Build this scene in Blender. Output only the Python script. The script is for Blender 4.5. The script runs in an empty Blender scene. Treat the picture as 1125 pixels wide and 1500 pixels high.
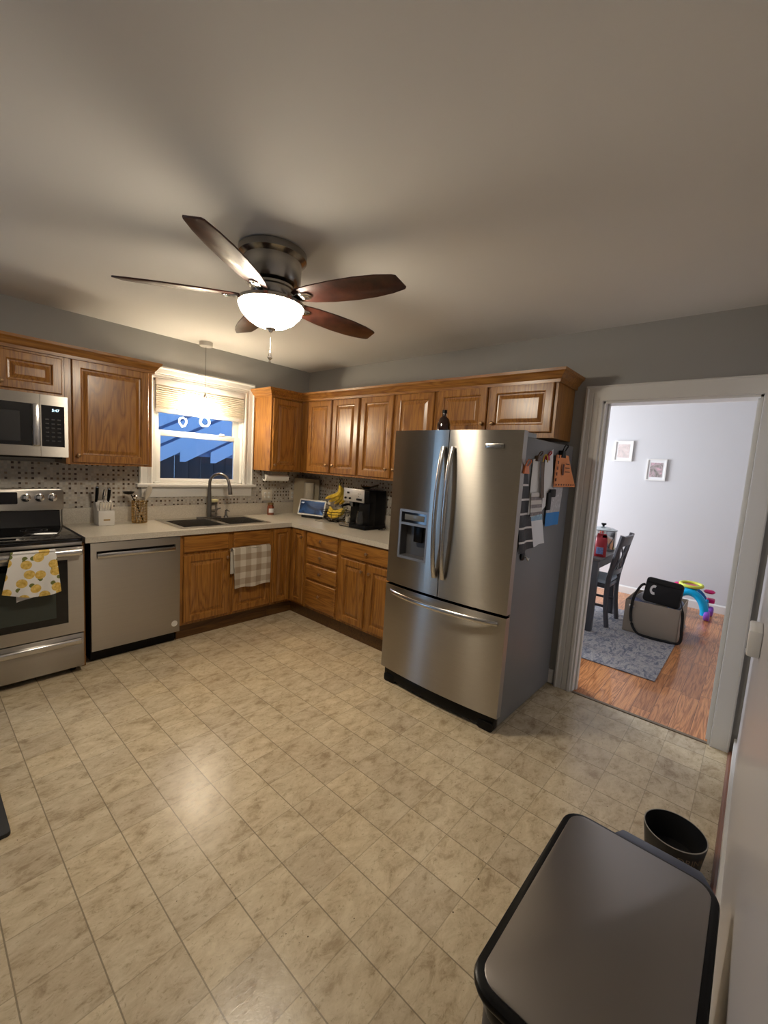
import bpy, bmesh, math, random
from mathutils import Vector, Matrix
random.seed(7)
PI = math.pi
C = bpy.context.scene.collection
SC = bpy.context.scene

# ------------------------------------------------------------------ camera
def cam_setup():
    yaw, pit, rol = math.radians(41.289), math.radians(-6.327), math.radians(3.622)
    F = Vector((math.cos(pit)*math.cos(yaw), math.cos(pit)*math.sin(yaw), math.sin(pit)))
    R = F.cross(Vector((0, 0, 1))).normalized(); U = R.cross(F)
    R2 = R*math.cos(rol) + U*math.sin(rol); U2 = -R*math.sin(rol) + U*math.cos(rol)
    cd = bpy.data.cameras.new('camera'); co = bpy.data.objects.new('camera', cd); C.objects.link(co)
    m = Matrix((R2, U2, -F)).transposed().to_4x4(); m.translation = Vector((-3.115, -3.988, 1.526))
    co.matrix_world = m
    cd.sensor_fit = 'HORIZONTAL'; cd.sensor_width = 36; cd.lens = 624.82/1125*36
    cd.clip_start = 0.005; cd.clip_end = 100
    SC.camera = co
cam_setup()
SC.view_settings.view_transform = 'Standard'; SC.view_settings.look = 'None'
SC.view_settings.gamma = 1; SC.view_settings.use_curve_mapping = False
SC.view_settings.exposure = 0.8

# ------------------------------------------------------------------ world and daylight
W = bpy.data.worlds.new('world'); SC.world = W; W.use_nodes = True
wb = W.node_tree.nodes['Background']; wb.inputs[0].default_value = (0.34, 0.58, 1.0, 1); wb.inputs[1].default_value = 1.5
def area(name, loc, rot, sx, sy, power, col, spread=PI):
    l = bpy.data.lights.new(name, 'AREA'); l.shape = 'RECTANGLE'; l.size = sx; l.size_y = sy
    l.energy = power; l.color = col; l.spread = spread
    o = bpy.data.objects.new(name, l); C.objects.link(o); o.location = loc; o.rotation_euler = rot
    return o
FAN_E = 50.0      # emission of the fan globe
PEND_E = 98.0    # emission of the pendant loops
area('dining_daylight', (2.0, 0.02, 1.5), (-PI/2, 0, 0), 1.5, 1.3, 102, (0.87, 0.92, 1.0))
area('kitchen_daylight', (-4.25, 0.04, 1.25), (-PI/2, 0, 0), 0.26, 1.5, 5.0, (0.36, 0.62, 1.0))

# ------------------------------------------------------------------ mesh builder
class MB:
    def __init__(s): s.v = []; s.f = []; s.sm = []; s.mi = []; s.m = 0
    def add(s, vs, fs, smooth=False):
        n = len(s.v); s.v += [tuple(v) for v in vs]
        for f in fs: s.f.append([i+n for i in f]); s.sm.append(smooth); s.mi.append(s.m)
        return s
    def frombm(s, bm, smooth=False):
        bm.verts.index_update()
        s.add([v.co for v in bm.verts], [[v.index for v in f.verts] for f in bm.faces], smooth); bm.free(); return s
    def box(s, x0, x1, y0, y1, z0, z1, b=0.0, seg=2, M=None):
        bm = bmesh.new(); bmesh.ops.create_cube(bm, size=1)
        for v in bm.verts:
            v.co = Vector(((x0+x1)/2+v.co.x*(x1-x0), (y0+y1)/2+v.co.y*(y1-y0), (z0+z1)/2+v.co.z*(z1-z0)))
        if b > 0: bmesh.ops.bevel(bm, geom=bm.edges[:], offset=b, segments=seg, affect='EDGES', profile=0.5)
        if M is not None: bm.transform(M)
        return s.frombm(bm, b > 0)
    def rbox(s, x0, x1, y0, y1, z0, z1, r, axis='z', b=0.003, seg=6, M=None):
        """box with big rounded edges along one axis, small bevel elsewhere"""
        bm = bmesh.new(); bmesh.ops.create_cube(bm, size=1)
        for v in bm.verts:
            v.co = Vector(((x0+x1)/2+v.co.x*(x1-x0), (y0+y1)/2+v.co.y*(y1-y0), (z0+z1)/2+v.co.z*(z1-z0)))
        k = 'xyz'.index(axis)
        es = [e for e in bm.edges if abs((e.verts[0].co-e.verts[1].co)[k]) > 1e-6]
        bmesh.ops.bevel(bm, geom=es, offset=r, segments=seg, affect='EDGES', profile=0.5)
        if b:
            es = [e for e in bm.edges if len(e.link_faces) == 2 and e.calc_face_angle(0) > 1.2]
            bmesh.ops.bevel(bm, geom=es, offset=b, segments=2, affect='EDGES', profile=0.5)
        if M is not None: bm.transform(M)
        return s.frombm(bm, True)
    def lathe(s, c, prof, seg=32, ax='z', smooth=True):
        c = Vector(c); vs = []; fs = []
        for (r, h) in prof:
            for i in range(seg):
                a = 2*PI*i/seg
                p = Vector((r*math.cos(a), r*math.sin(a), h))
                if ax == 'y': p = Vector((p.x, p.z, p.y))
                if ax == '-y': p = Vector((p.x, -p.z, p.y))
                if ax == 'x': p = Vector((p.z, p.x, p.y))
                if ax == '-x': p = Vector((-p.z, p.x, p.y))
                vs.append(c+p)
        n = len(prof)
        for k in range(n-1):
            for i in range(seg):
                j = (i+1) % seg
                fs.append([k*seg+i, k*seg+j, (k+1)*seg+j, (k+1)*seg+i])
        fs.append(list(range(seg))[::-1]) if prof[0][0] > 1e-4 else None
        fs.append([(n-1)*seg+i for i in range(seg)]) if prof[-1][0] > 1e-4 else None
        return s.add(vs, fs, smooth)
    def olathe(s, c, prof, seg=32):      # open, no caps
        c = Vector(c); vs = []; fs = []
        for (r, h) in prof:
            for i in range(seg):
                a = 2*PI*i/seg; vs.append(c+Vector((r*math.cos(a), r*math.sin(a), h)))
        for k in range(len(prof)-1):
            for i in range(seg):
                j = (i+1) % seg; fs.append([k*seg+i, k*seg+j, (k+1)*seg+j, (k+1)*seg+i])
        return s.add(vs, fs, True)
    def tube(s, pts, r, seg=10, closed=False, flat=1.0, up=None):
        P = [Vector(p) for p in pts]; n = len(P); vs = []; fs = []
        rr = r if isinstance(r, (list, tuple)) else [r]*n
        prev = None
        for i, p in enumerate(P):
            if closed: t = (P[(i+1) % n]-P[i-1]).normalized()
            else: t = (P[min(i+1, n-1)]-P[max(i-1, 0)]).normalized()
            if up is not None: a = Vector(up)
            elif prev is not None: a = prev
            else: a = Vector((0, 0, 1)) if abs(t.z) < .9 else Vector((1, 0, 0))
            a = (a-t*a.dot(t)).normalized(); prev = a; b = t.cross(a)
            for k in range(seg):
                q = 2*PI*k/seg
                vs.append(p+a*math.cos(q)*rr[i]+b*math.sin(q)*rr[i]*flat)
        m = n if closed else n-1
        for i in range(m):
            j = (i+1) % n
            for k in range(seg):
                l = (k+1) % seg; fs.append([i*seg+k, i*seg+l, j*seg+l, j*seg+k])
        if not closed:
            fs.append(list(range(seg))[::-1]); fs.append([(n-1)*seg+k for k in range(seg)])
        return s.add(vs, fs, True)
    def cyl(s, a, b, r, r2=None, seg=20):
        return s.tube([a, b], [r, r if r2 is None else r2], seg)
    def prism(s, pts, fn, t0, t1, b=0):
        """extrude a 2D outline: fn(p, q, t) -> xyz"""
        n = len(pts); vs = [fn(p, q, t0) for p, q in pts]+[fn(p, q, t1) for p, q in pts]
        fs = [list(range(n))[::-1], [n+i for i in range(n)]]+[[i, (i+1) % n, n+(i+1) % n, n+i] for i in range(n)]
        if b:
            bm = bmesh.new(); V = [bm.verts.new(v) for v in vs]
            for f in fs: bm.faces.new([V[i] for i in f])
            bmesh.ops.recalc_face_normals(bm, faces=bm.faces[:])
            es = [e for e in bm.edges if e.calc_face_angle(0) > 0.7]
            bmesh.ops.bevel(bm, geom=es, offset=b, segments=2, affect='EDGES', profile=0.5)
            return s.frombm(bm, True)
        return s.add(vs, fs)
    def surf(s, nu, nv, fn, smooth=True, thick=None):
        g = [[Vector(fn(i/(nu-1), j/(nv-1))) for j in range(nv)] for i in range(nu)]
        vs = [p for r in g for p in r]; fs = []
        for i in range(nu-1):
            for j in range(nv-1): fs.append([i*nv+j, (i+1)*nv+j, (i+1)*nv+j+1, i*nv+j+1])
        if thick:
            bm = bmesh.new(); V = [bm.verts.new(v) for v in vs]
            for f in fs: bm.faces.new([V[k] for k in f])
            bm.normal_update()
            n0 = [v.normal.copy() for v in V]
            V2 = [bm.verts.new(v.co+n*thick) for v, n in zip(V, n0)]
            for f in fs: bm.faces.new([V2[k] for k in reversed(f)])
            bd = [(i*nv, (i+1)*nv) for i in range(nu-1)]+[((nu-1)*nv+j, (nu-1)*nv+j+1) for j in range(nv-1)]
            bd += [((i+1)*nv+nv-1, i*nv+nv-1) for i in range(nu-1)]+[(j+1, j) for j in range(nv-1)]
            for a, b in bd: bm.faces.new([V[a], V2[a], V2[b], V[b]])
            return s.frombm(bm, smooth)
        return s.add(vs, fs, smooth)
    def slab(s, xs, ys, keep, z0, z1):
        """flat slab made of grid cells, holes where keep is False"""
        K = lambda i, j: 0 <= i < len(xs)-1 and 0 <= j < len(ys)-1 and keep(i, j)
        for i in range(len(xs)-1):
            for j in range(len(ys)-1):
                if not K(i, j): continue
                a, b, c, d = xs[i], xs[i+1], ys[j], ys[j+1]
                s.add([(a, c, z1), (b, c, z1), (b, d, z1), (a, d, z1)], [[0, 1, 2, 3]])
                s.add([(a, c, z0), (b, c, z0), (b, d, z0), (a, d, z0)], [[3, 2, 1, 0]])
                if not K(i-1, j): s.add([(a, c, z0), (a, c, z1), (a, d, z1), (a, d, z0)], [[0, 1, 2, 3]])
                if not K(i+1, j): s.add([(b, c, z0), (b, c, z1), (b, d, z1), (b, d, z0)], [[3, 2, 1, 0]])
                if not K(i, j-1): s.add([(a, c, z0), (b, c, z0), (b, c, z1), (a, c, z1)], [[0, 1, 2, 3]])
                if not K(i, j+1): s.add([(a, d, z0), (b, d, z0), (b, d, z1), (a, d, z1)], [[3, 2, 1, 0]])
        return s

def obj(name, mb, mat, parent=None, wn=True):
    vs = [Vector(v) for v in mb.v]
    if parent is not None:
        off = Vector(parent['_w'])
    else:
        xs = [v.x for v in vs]; ys = [v.y for v in vs]; zs = [v.z for v in vs]
        off = Vector(((min(xs)+max(xs))/2, (min(ys)+max(ys))/2, min(zs)))
    me = bpy.data.meshes.new(name); me.from_pydata([v-off for v in vs], [], mb.f)
    bm = bmesh.new(); bm.from_mesh(me)
    bmesh.ops.remove_doubles(bm, verts=bm.verts[:], dist=1e-6)
    bmesh.ops.recalc_face_normals(bm, faces=bm.faces[:]); bm.to_mesh(me); bm.free()
    if len(me.polygons) == len(mb.f):
        for p, sm, mi in zip(me.polygons, mb.sm, mb.mi): p.use_smooth = sm; p.material_index = mi
    else:
        for p in me.polygons: p.use_smooth = mb.sm[0]
    mats = mat if isinstance(mat, (list, tuple)) else [mat]
    for m in mats: me.materials.append(m)
    if any(mb.sm):
        try: me.set_sharp_from_angle(angle=math.radians(40))
        except Exception: pass
    o = bpy.data.objects.new(name, me); C.objects.link(o)
    if parent is not None: o.parent = parent; o['_w'] = parent['_w']
    else: o.location = off; o['_w'] = tuple(off)
    return o
def tag(o, label, cat, group=None):
    o['label'] = label; o['category'] = cat
    if group: o['group'] = group
    return o
def thing(name, label, cat, loc, group=None):
    o = bpy.data.objects.new(name, None); C.objects.link(o); o.location = loc; o['_w'] = tuple(loc)
    o.empty_display_size = 0.05
    return tag(o, label, cat, group)
def struct(name, mb, mat, parent=None):
    o = obj(name, mb, mat, parent)
    if parent is None: o['kind'] = 'structure'
    return o
def text_mb(txt, size, fn, ext=0.0006):
    cu = bpy.data.curves.new('t', 'FONT'); cu.body = txt; cu.size = size; cu.extrude = 0; cu.align_x = 'CENTER'; cu.align_y = 'CENTER'
    cu.resolution_u = 3
    o = bpy.data.objects.new('t', cu); C.objects.link(o)
    dg = bpy.context.evaluated_depsgraph_get(); me = bpy.data.meshes.new_from_object(o.evaluated_get(dg))
    mb = MB(); mb.add([fn(v.co.x, v.co.y) for v in me.vertices], [list(p.vertices) for p in me.polygons])
    bpy.data.objects.remove(o); bpy.data.curves.remove(cu); bpy.data.meshes.remove(me)
    return mb

# ------------------------------------------------------------------ materials
def mat(name, col, rough=0.5, metal=0.0, spec=None, emit=None, es=0, trans=0, coat=0, ior=1.45, alpha=1):
    m = bpy.data.materials.new(name); m.use_nodes = True; n = m.node_tree.nodes['Principled BSDF']
    n.inputs['Base Color'].default_value = (*col, 1); n.inputs['Roughness'].default_value = rough
    n.inputs['Metallic'].default_value = metal
    if spec is not None: n.inputs['Specular IOR Level'].default_value = spec
    if emit: n.inputs['Emission Color'].default_value = (*emit, 1); n.inputs['Emission Strength'].default_value = es
    n.inputs['Transmission Weight'].default_value = trans; n.inputs['Coat Weight'].default_value = coat
    n.inputs['IOR'].default_value = ior; n.inputs['Alpha'].default_value = alpha
    return m
class NT:
    def __init__(s, m): s.t = m.node_tree; s.b = s.t.nodes['Principled BSDF']
    def n(s, typ, **kw):
        x = s.t.nodes.new(typ)
        for k, v in kw.items():
            if k.startswith('i_'):
                x.inputs[int(k[2:])].default_value = v
            else: setattr(x, k, v)
        return x
    def l(s, a, b): s.t.links.new(a, b)
    def math(s, op, a, b=None, c=None):
        x = s.n('ShaderNodeMath', operation=op)
        for i, v in enumerate((a, b, c)):
            if v is None: continue
            if isinstance(v, (int, float)): x.inputs[i].default_value = v
            else: s.l(v, x.inputs[i])
        return x.outputs[0]
    def coord(s, scale=(1, 1, 1), loc=(0, 0, 0), rand=False):
        tc = s.n('ShaderNodeTexCoord'); mp = s.n('ShaderNodeMapping')
        mp.inputs['Scale'].default_value = scale; mp.inputs['Location'].default_value = loc
        s.l(tc.outputs['Object'], mp.inputs[0])
        if rand:
            oi = s.n('ShaderNodeObjectInfo'); cx = s.n('ShaderNodeCombineXYZ')
            r = s.math('MULTIPLY', oi.outputs['Random'], 37.0)
            for k in range(3): s.l(r, cx.inputs[k])
            va = s.n('ShaderNodeVectorMath', operation='ADD'); s.l(mp.outputs[0], va.inputs[0]); s.l(cx.outputs[0], va.inputs[1])
            return va.outputs[0]
        return mp.outputs[0]
    def noise(s, vec, scale, detail=3, rough=0.5, dist=0):
        x = s.n('ShaderNodeTexNoise'); x.inputs['Scale'].default_value = scale; x.inputs['Detail'].default_value = detail
        x.inputs['Roughness'].default_value = rough; x.inputs['Distortion'].default_value = dist
        s.l(vec, x.inputs['Vector']); return x.outputs[0]
    def ramp(s, fac, stops, interp='LINEAR'):
        x = s.n('ShaderNodeValToRGB'); x.color_ramp.interpolation = interp
        while len(x.color_ramp.elements) < len(stops): x.color_ramp.elements.new(0.5)
        for e, (p, c) in zip(x.color_ramp.elements, stops): e.position = p; e.color = (*c, 1)
        s.l(fac, x.inputs[0]); return x.outputs[0]
    def mix(s, fac, a, b, mode='MIX'):
        x = s.n('ShaderNodeMix', data_type='RGBA', blend_type=mode)
        for sock, v in ((x.inputs[0], fac), (x.inputs[6], a), (x.inputs[7], b)):
            if isinstance(v, (int, float)): sock.default_value = v
            elif isinstance(v, tuple): sock.default_value = (*v, 1)
            else: s.l(v, sock)
        return x.outputs[2]
    def bump(s, h, strength=0.2, dist=0.01):
        x = s.n('ShaderNodeBump'); x.inputs['Strength'].default_value = strength; x.inputs['Distance'].default_value = dist
        s.l(h, x.inputs['Height']); s.l(x.outputs[0], s.b.inputs['Normal'])
    def col(s, c): s.l(c, s.b.inputs['Base Color'])

def paint(name, col, rough=0.6, bump=0.06, sc=180):
    m = mat(name, col, rough); t = NT(m); v = t.coord()
    n = t.noise(v, sc, 3); t.bump(n, bump, 0.002)
    n2 = t.noise(v, 1.3, 2); t.col(t.mix(n2, tuple(c*0.965 for c in col), tuple(min(1, c*1.03) for c in col)))
    return m
def oak(name, axis, dark=0.74):
    m = mat(name, (0.4, 0.2, 0.07), 0.33, coat=0.35); t = NT(m); m.node_tree.nodes['Principled BSDF'].inputs['Coat Roughness'].default_value = 0.22
    s = [9.0, 9.0, 9.0]; s[axis] = 0.9
    v = t.coord(tuple(s), rand=True)
    n = t.noise(v, 1.0, 2, 0.5, 0.3)
    bands = t.math('FRACT', t.math('MULTIPLY', n, 11.0))
    tri = t.math('ABSOLUTE', t.math('SUBTRACT', bands, 0.5))
    s2 = [190.0]*3; s2[axis] = 5.0
    pore = t.noise(t.coord(tuple(s2), rand=True), 1.0, 2, 0.6)
    k = dark
    base = t.ramp(tri, [(0.0, (0.30*k, 0.114*k, 0.020*k)), (0.18, (0.41*k, 0.172*k, 0.032*k)), (0.5, (0.51*k, 0.224*k, 0.043*k))])
    pm = t.ramp(pore, [(0.34, (0.62, 0.54, 0.45)), (0.5, (1, 1, 1))])
    t.col(t.mix(0.75, base, t.mix(1.0, base, pm, 'MULTIPLY')))
    t.bump(pore, 0.12, 0.001)
    return m
def steel(name, col=(0.41, 0.385, 0.35), rough=0.30, axis=2, aniso=0.85, tan=(0, 0, 1)):
    m = mat(name, col, rough, 1.0); t = NT(m)
    s = [260.0]*3; s[axis] = 2.2
    n = t.noise(t.coord(tuple(s)), 1.0, 2, 0.6)
    t.b.inputs['Roughness'].default_value = rough
    t.col(t.mix(n, tuple(c*0.93 for c in col), tuple(c*1.05 for c in col)))
    t.b.inputs['Anisotropic'].default_value = aniso
    cv = t.n('ShaderNodeCombineXYZ')
    for k in range(3): cv.inputs[k].default_value = tan[k]
    t.l(cv.outputs[0], t.b.inputs['Tangent'])
    return m
M = {}
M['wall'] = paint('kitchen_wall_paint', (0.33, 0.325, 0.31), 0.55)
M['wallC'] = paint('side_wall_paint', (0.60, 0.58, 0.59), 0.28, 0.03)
M['ceil'] = paint('ceiling_paint', (0.76, 0.745, 0.715), 0.8, 0.12, 60)
M['dwall'] = paint('dining_wall_paint', (0.62, 0.62, 0.63), 0.6)
M['trim'] = paint('white_trim_paint', (0.74, 0.73, 0.70), 0.35, 0.02)
M['oakv'] = oak('oak_vertical_grain', 2); M['oakx'] = oak('oak_grain_x', 0); M['oaky'] = oak('oak_grain_y', 1)
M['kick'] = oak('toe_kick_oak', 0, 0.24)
M['ss'] = steel('brushed_steel_panel', axis=0); M['ssx'] = steel('brushed_steel_x', axis=0); M['ssy'] = steel('brushed_steel_y', axis=1)
M['fridge'] = steel('fridge_steel', (0.40, 0.37, 0.325), 0.28, axis=1, aniso=1.0)
M['handle'] = steel('handle_steel', (0.55, 0.54, 0.53), 0.22, aniso=0.3)
M['sink'] = steel('sink_steel', (0.66, 0.64, 0.6), 0.22, axis=0, aniso=0.0); M['bowl'] = steel('sink_bowl_steel', (0.36, 0.34, 0.31), 0.26, axis=0, aniso=0.0)
M['chrome'] = mat('chrome', (0.75, 0.74, 0.72), 0.12, 1)
M['nickel'] = steel('dark_brushed_nickel', (0.36, 0.34, 0.31), 0.24, axis=0, aniso=0.6)
M['faucet'] = mat('slate_nickel', (0.22, 0.21, 0.20), 0.3, 0.9)
M['gside'] = paint('textured_grey_fridge_side', (0.19, 0.195, 0.205), 0.33, 0.25, 900)
M['blackglass'] = mat('black_glass', (0.006, 0.006, 0.007), 0.06)
M['ovenglass'] = mat('reflection_tinted_oven_glass', (0.04, 0.05, 0.045), 0.12)  # greenish reflection in the oven window painted into the glass colour
M['black'] = mat('black_plastic', (0.003, 0.003, 0.0035), 0.3, spec=0.22)
M['blackm'] = mat('matte_black', (0.01, 0.01, 0.01), 0.7)
M['darkgap'] = mat('dark_gap', (0.01, 0.008, 0.007), 0.8)
M['white'] = mat('white_plastic', (0.78, 0.77, 0.74), 0.35)
M['paper'] = mat('white_paper', (0.80, 0.80, 0.80), 0.8)
M['brass'] = mat('antique_brass', (0.45, 0.30, 0.14), 0.3, 1)
M['knob'] = mat('bronze_knob', (0.42, 0.27, 0.15), 0.3, 0.9)
M['goldwire'] = mat('gold_wire', (0.50, 0.33, 0.12), 0.25, 1)
M['glass'] = mat('clear_glass', (1, 1, 1), 0.02, trans=1, ior=1.5)
M['amber'] = mat('dark_bottle_glass', (0.02, 0.006, 0.004), 0.08, coat=0.5)
M['globe'] = mat('lit_frosted_globe', (0.9, 0.88, 0.82), 0.4, emit=(1.0, 0.87, 0.69), es=FAN_E)
M['led'] = mat('lit_glass_loop', (1, 1, 1), 0.3, emit=(1.0, 0.85, 0.62), es=PEND_E)

def pane_mat():
    m = bpy.data.materials.new('window_glass'); m.use_nodes = True; nt = m.node_tree
    for n in list(nt.nodes):
        if n.type != 'OUTPUT_MATERIAL': nt.nodes.remove(n)
    out = [n for n in nt.nodes if n.type == 'OUTPUT_MATERIAL'][0]
    tr = nt.nodes.new('ShaderNodeBsdfTransparent'); gl = nt.nodes.new('ShaderNodeBsdfGlossy'); gl.inputs['Roughness'].default_value = 0.01
    fr = nt.nodes.new('ShaderNodeFresnel'); fr.inputs[0].default_value = 1.45; mx = nt.nodes.new('ShaderNodeMixShader')
    nt.links.new(fr.outputs[0], mx.inputs[0]); nt.links.new(tr.outputs[0], mx.inputs[1]); nt.links.new(gl.outputs[0], mx.inputs[2]); nt.links.new(mx.outputs[0], out.inputs[0])
    return m
M['pane'] = pane_mat()

def vinyl():
    m = mat('vinyl_tile_floor', (0.5, 0.45, 0.33), 0.34); t = NT(m)
    tc = t.n('ShaderNodeTexCoord'); sp = t.n('ShaderNodeSeparateXYZ'); t.l(tc.outputs['Object'], sp.inputs[0])
    P = 0.187
    def line(c, off, wdt):
        u = t.math('DIVIDE', t.math('ADD', c, off), P)
        fr = t.math('FRACT', u); d = t.math('MINIMUM', fr, t.math('SUBTRACT', 1.0, fr))
        return t.math('FLOOR', u), t.math('LESS_THAN', d, wdt), d
    ux, lx, dx = line(sp.outputs[0], 2.03+P*40, 0.011)
    uy, ly, dy = line(sp.outputs[1], 2.983+P*40, 0.009)
    cell = t.n('ShaderNodeCombineXYZ'); t.l(ux, cell.inputs[0]); t.l(uy, cell.inputs[1])
    wn = t.n('ShaderNodeTexWhiteNoise'); t.l(cell.outputs[0], wn.inputs[0])
    va = t.n('ShaderNodeVectorMath', operation='MULTIPLY_ADD'); t.l(wn.outputs[1], va.inputs[0]); va.inputs[1].default_value = (9, 9, 9); t.l(tc.outputs['Object'], va.inputs[2])
    ms = t.n('ShaderNodeMapping'); ms.inputs['Scale'].default_value = (1.0, 1.7, 1); ms.inputs['Rotation'].default_value = (0, 0, 0.7); t.l(va.outputs[0], ms.inputs[0])
    n1 = t.noise(ms.outputs[0], 10, 7, 0.72, 0.4); n2 = t.noise(ms.outputs[0], 42, 5, 0.7, 0.6)
    base = t.ramp(n1, [(0.34, (0.42, 0.33, 0.215)), (0.46, (0.59, 0.495, 0.34)), (0.60, (0.69, 0.60, 0.43)), (0.75, (0.75, 0.67, 0.50))])
    spots = t.ramp(n2, [(0.32, (0.52, 0.46, 0.38)), (0.44, (1, 1, 1))])
    base = t.mix(0.6, base, t.mix(1.0, base, spots, 'MULTIPLY'))
    tone = t.ramp(wn.outputs[0], [(0, (0.90, 0.87, 0.85)), (0.5, (0.98, 0.955, 0.92)), (1, (1.04, 1.01, 0.96))])
    base = t.mix(1.0, base, tone, 'MULTIPLY')
    sp3 = t.noise(tc.outputs['Object'], 70, 1, 0.3)
    dots = t.ramp(sp3, [(0.185, (0.12, 0.09, 0.06)), (0.20, (1, 1, 1))])
    base = t.mix(1.0, base, dots, 'MULTIPLY')
    ln = t.math('MAXIMUM', t.math('MULTIPLY', lx, 0.8), t.math('MULTIPLY', ly, 0.45))
    base = t.mix(ln, base, (0.24, 0.19, 0.125)); t.col(base)
    h = t.math('MULTIPLY_ADD', t.math('MAXIMUM', lx, ly), -0.7, n2)
    t.bump(h, 0.22, 0.002)
    t.l(t.math('MULTIPLY_ADD', n1, 0.12, 0.17), t.b.inputs['Roughness'])
    return m
M['vinyl'] = vinyl()

def planks():
    m = mat('oak_plank_floor', (0.5, 0.25, 0.1), 0.28, coat=0.3); t = NT(m)
    tc = t.n('ShaderNodeTexCoord'); sp = t.n('ShaderNodeSeparateXYZ'); t.l(tc.outputs['Object'], sp.inputs[0])
    v = t.math('DIVIDE', t.math('ADD', sp.outputs[1], 20), 0.11); row = t.math('FLOOR', v)
    wr = t.n('ShaderNodeTexWhiteNoise', noise_dimensions='1D'); t.l(row, wr.inputs['W'])
    u = t.math('ADD', t.math('DIVIDE', t.math('ADD', sp.outputs[0], 20), 0.75), t.math('MULTIPLY', wr.outputs[0], 7)); colm = t.math('FLOOR', u)
    cell = t.n('ShaderNodeCombineXYZ'); t.l(row, cell.inputs[0]); t.l(colm, cell.inputs[1])
    wn = t.n('ShaderNodeTexWhiteNoise'); t.l(cell.outputs[0], wn.inputs[0])
    va = t.n('ShaderNodeVectorMath', operation='MULTIPLY_ADD'); t.l(wn.outputs[1], va.inputs[0]); va.inputs[1].default_value = (9, 9, 9); t.l(tc.outputs['Object'], va.inputs[2])
    mp = t.n('ShaderNodeMapping'); mp.inputs['Scale'].default_value = (1.2, 14, 14); t.l(va.outputs[0], mp.inputs[0])
    n = t.noise(mp.outputs[0], 1.0, 2, 0.5, 0.4); b = t.math('ABSOLUTE', t.math('SUBTRACT', t.math('FRACT', t.math('MULTIPLY', n, 9)), 0.5))
    mp2 = t.n('ShaderNodeMapping'); mp2.inputs['Scale'].default_value = (8, 220, 220); t.l(va.outputs[0], mp2.inputs[0]); pr = t.noise(mp2.outputs[0], 1, 2)
    base = t.ramp(b, [(0, (0.42, 0.165, 0.055)), (0.2, (0.62, 0.27, 0.10)), (0.5, (0.72, 0.34, 0.13))])
    base = t.mix(1.0, base, t.ramp(pr, [(0.35, (0.7, 0.65, 0.6)), (0.5, (1, 1, 1))]), 'MULTIPLY')
    base = t.mix(1.0, base, t.ramp(wn.outputs[0], [(0, (0.68, 0.6, 0.56)), (1, (1.1, 1.05, 1.0))]), 'MULTIPLY')
    f1 = t.math('FRACT', v); g1 = t.math('LESS_THAN', f1, 0.025); f2 = t.math('FRACT', u); g2 = t.math('LESS_THAN', f2, 0.004)
    t.col(t.mix(t.math('MAXIMUM', g1, g2), base, (0.12, 0.045, 0.018)))
    return m
M['planks'] = planks()

def mosaic():
    m = mat('mosaic_tile', (0.5, 0.45, 0.4), 0.25); t = NT(m)
    ge = t.n('ShaderNodeNewGeometry'); mp = t.n('ShaderNodeMapping'); mp.inputs['Scale'].default_value = (1/0.0185,)*3; mp.inputs['Location'].default_value = (0.5, 0.5, 0.03)
    t.l(ge.outputs['Position'], mp.inputs[0])
    sp = t.n('ShaderNodeSeparateXYZ'); t.l(mp.outputs[0], sp.inputs[0])
    fl = [t.math('FLOOR', sp.outputs[i]) for i in range(3)]; fr = [t.math('FRACT', sp.outputs[i]) for i in range(3)]
    hz = t.math('ADD', sp.outputs[0], t.math('MULTIPLY', sp.outputs[1], 1.0))
    hf = t.math('FLOOR', hz); hr = t.math('FRACT', hz)
    cell = t.n('ShaderNodeCombineXYZ'); t.l(hf, cell.inputs[0]); t.l(fl[2], cell.inputs[1])
    wn = t.n('ShaderNodeTexWhiteNoise'); t.l(cell.outputs[0], wn.inputs[0])
    rnd = t.ramp(wn.outputs[0], [(0, (0.42, 0.38, 0.32)), (0.3, (0.47, 0.43, 0.37)), (0.55, (0.52, 0.49, 0.44)), (0.8, (0.40, 0.38, 0.35))], 'CONSTANT')
    par = t.math('MODULO', t.math('ADD', t.math('ADD', hf, fl[2]), 2000), 2.0)
    odd = t.math('MODULO', t.math('ADD', fl[2], 2000), 2.0)
    acc = t.math('MULTIPLY', t.math('LESS_THAN', par, 0.5), t.math('LESS_THAN', odd, 0.5))
    acc = t.math('MULTIPLY', acc, t.math('LESS_THAN', wn.outputs[0], 0.58))
    sp2 = t.n('ShaderNodeSeparateColor'); t.l(wn.outputs[1], sp2.inputs[0])
    dk = t.ramp(sp2.outputs[1], [(0, (0.06, 0.035, 0.025)), (0.5, (0.13, 0.085, 0.06)), (0.8, (0.22, 0.16, 0.11))], 'CONSTANT')
    c = t.mix(acc, rnd, dk)
    def edge(f): return t.math('MINIMUM', f, t.math('SUBTRACT', 1.0, f))
    e = t.math('MINIMUM', edge(hr), edge(fr[2])); g = t.math('LESS_THAN', e, 0.07)
    t.col(t.mix(g, c, (0.46, 0.43, 0.38))); t.bump(t.math('MULTIPLY', g, -1.0), 0.3, 0.001)
    return m
M['mosaic'] = mosaic()

def speckle():
    m = mat('speckled_laminate', (0.6, 0.55, 0.47), 0.28); t = NT(m); v = t.coord()
    a = t.noise(v, 160, 3, 0.6); b = t.noise(v, 420, 2)
    c = t.ramp(a, [(0.33, (0.42, 0.37, 0.30)), (0.5, (0.56, 0.51, 0.43)), (0.66, (0.66, 0.62, 0.54))])
    t.col(t.mix(0.5, c, t.ramp(b, [(0.3, (0.40, 0.36, 0.30)), (0.6, (0.62, 0.58, 0.50))]))); return m
M['counter'] = speckle()

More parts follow.
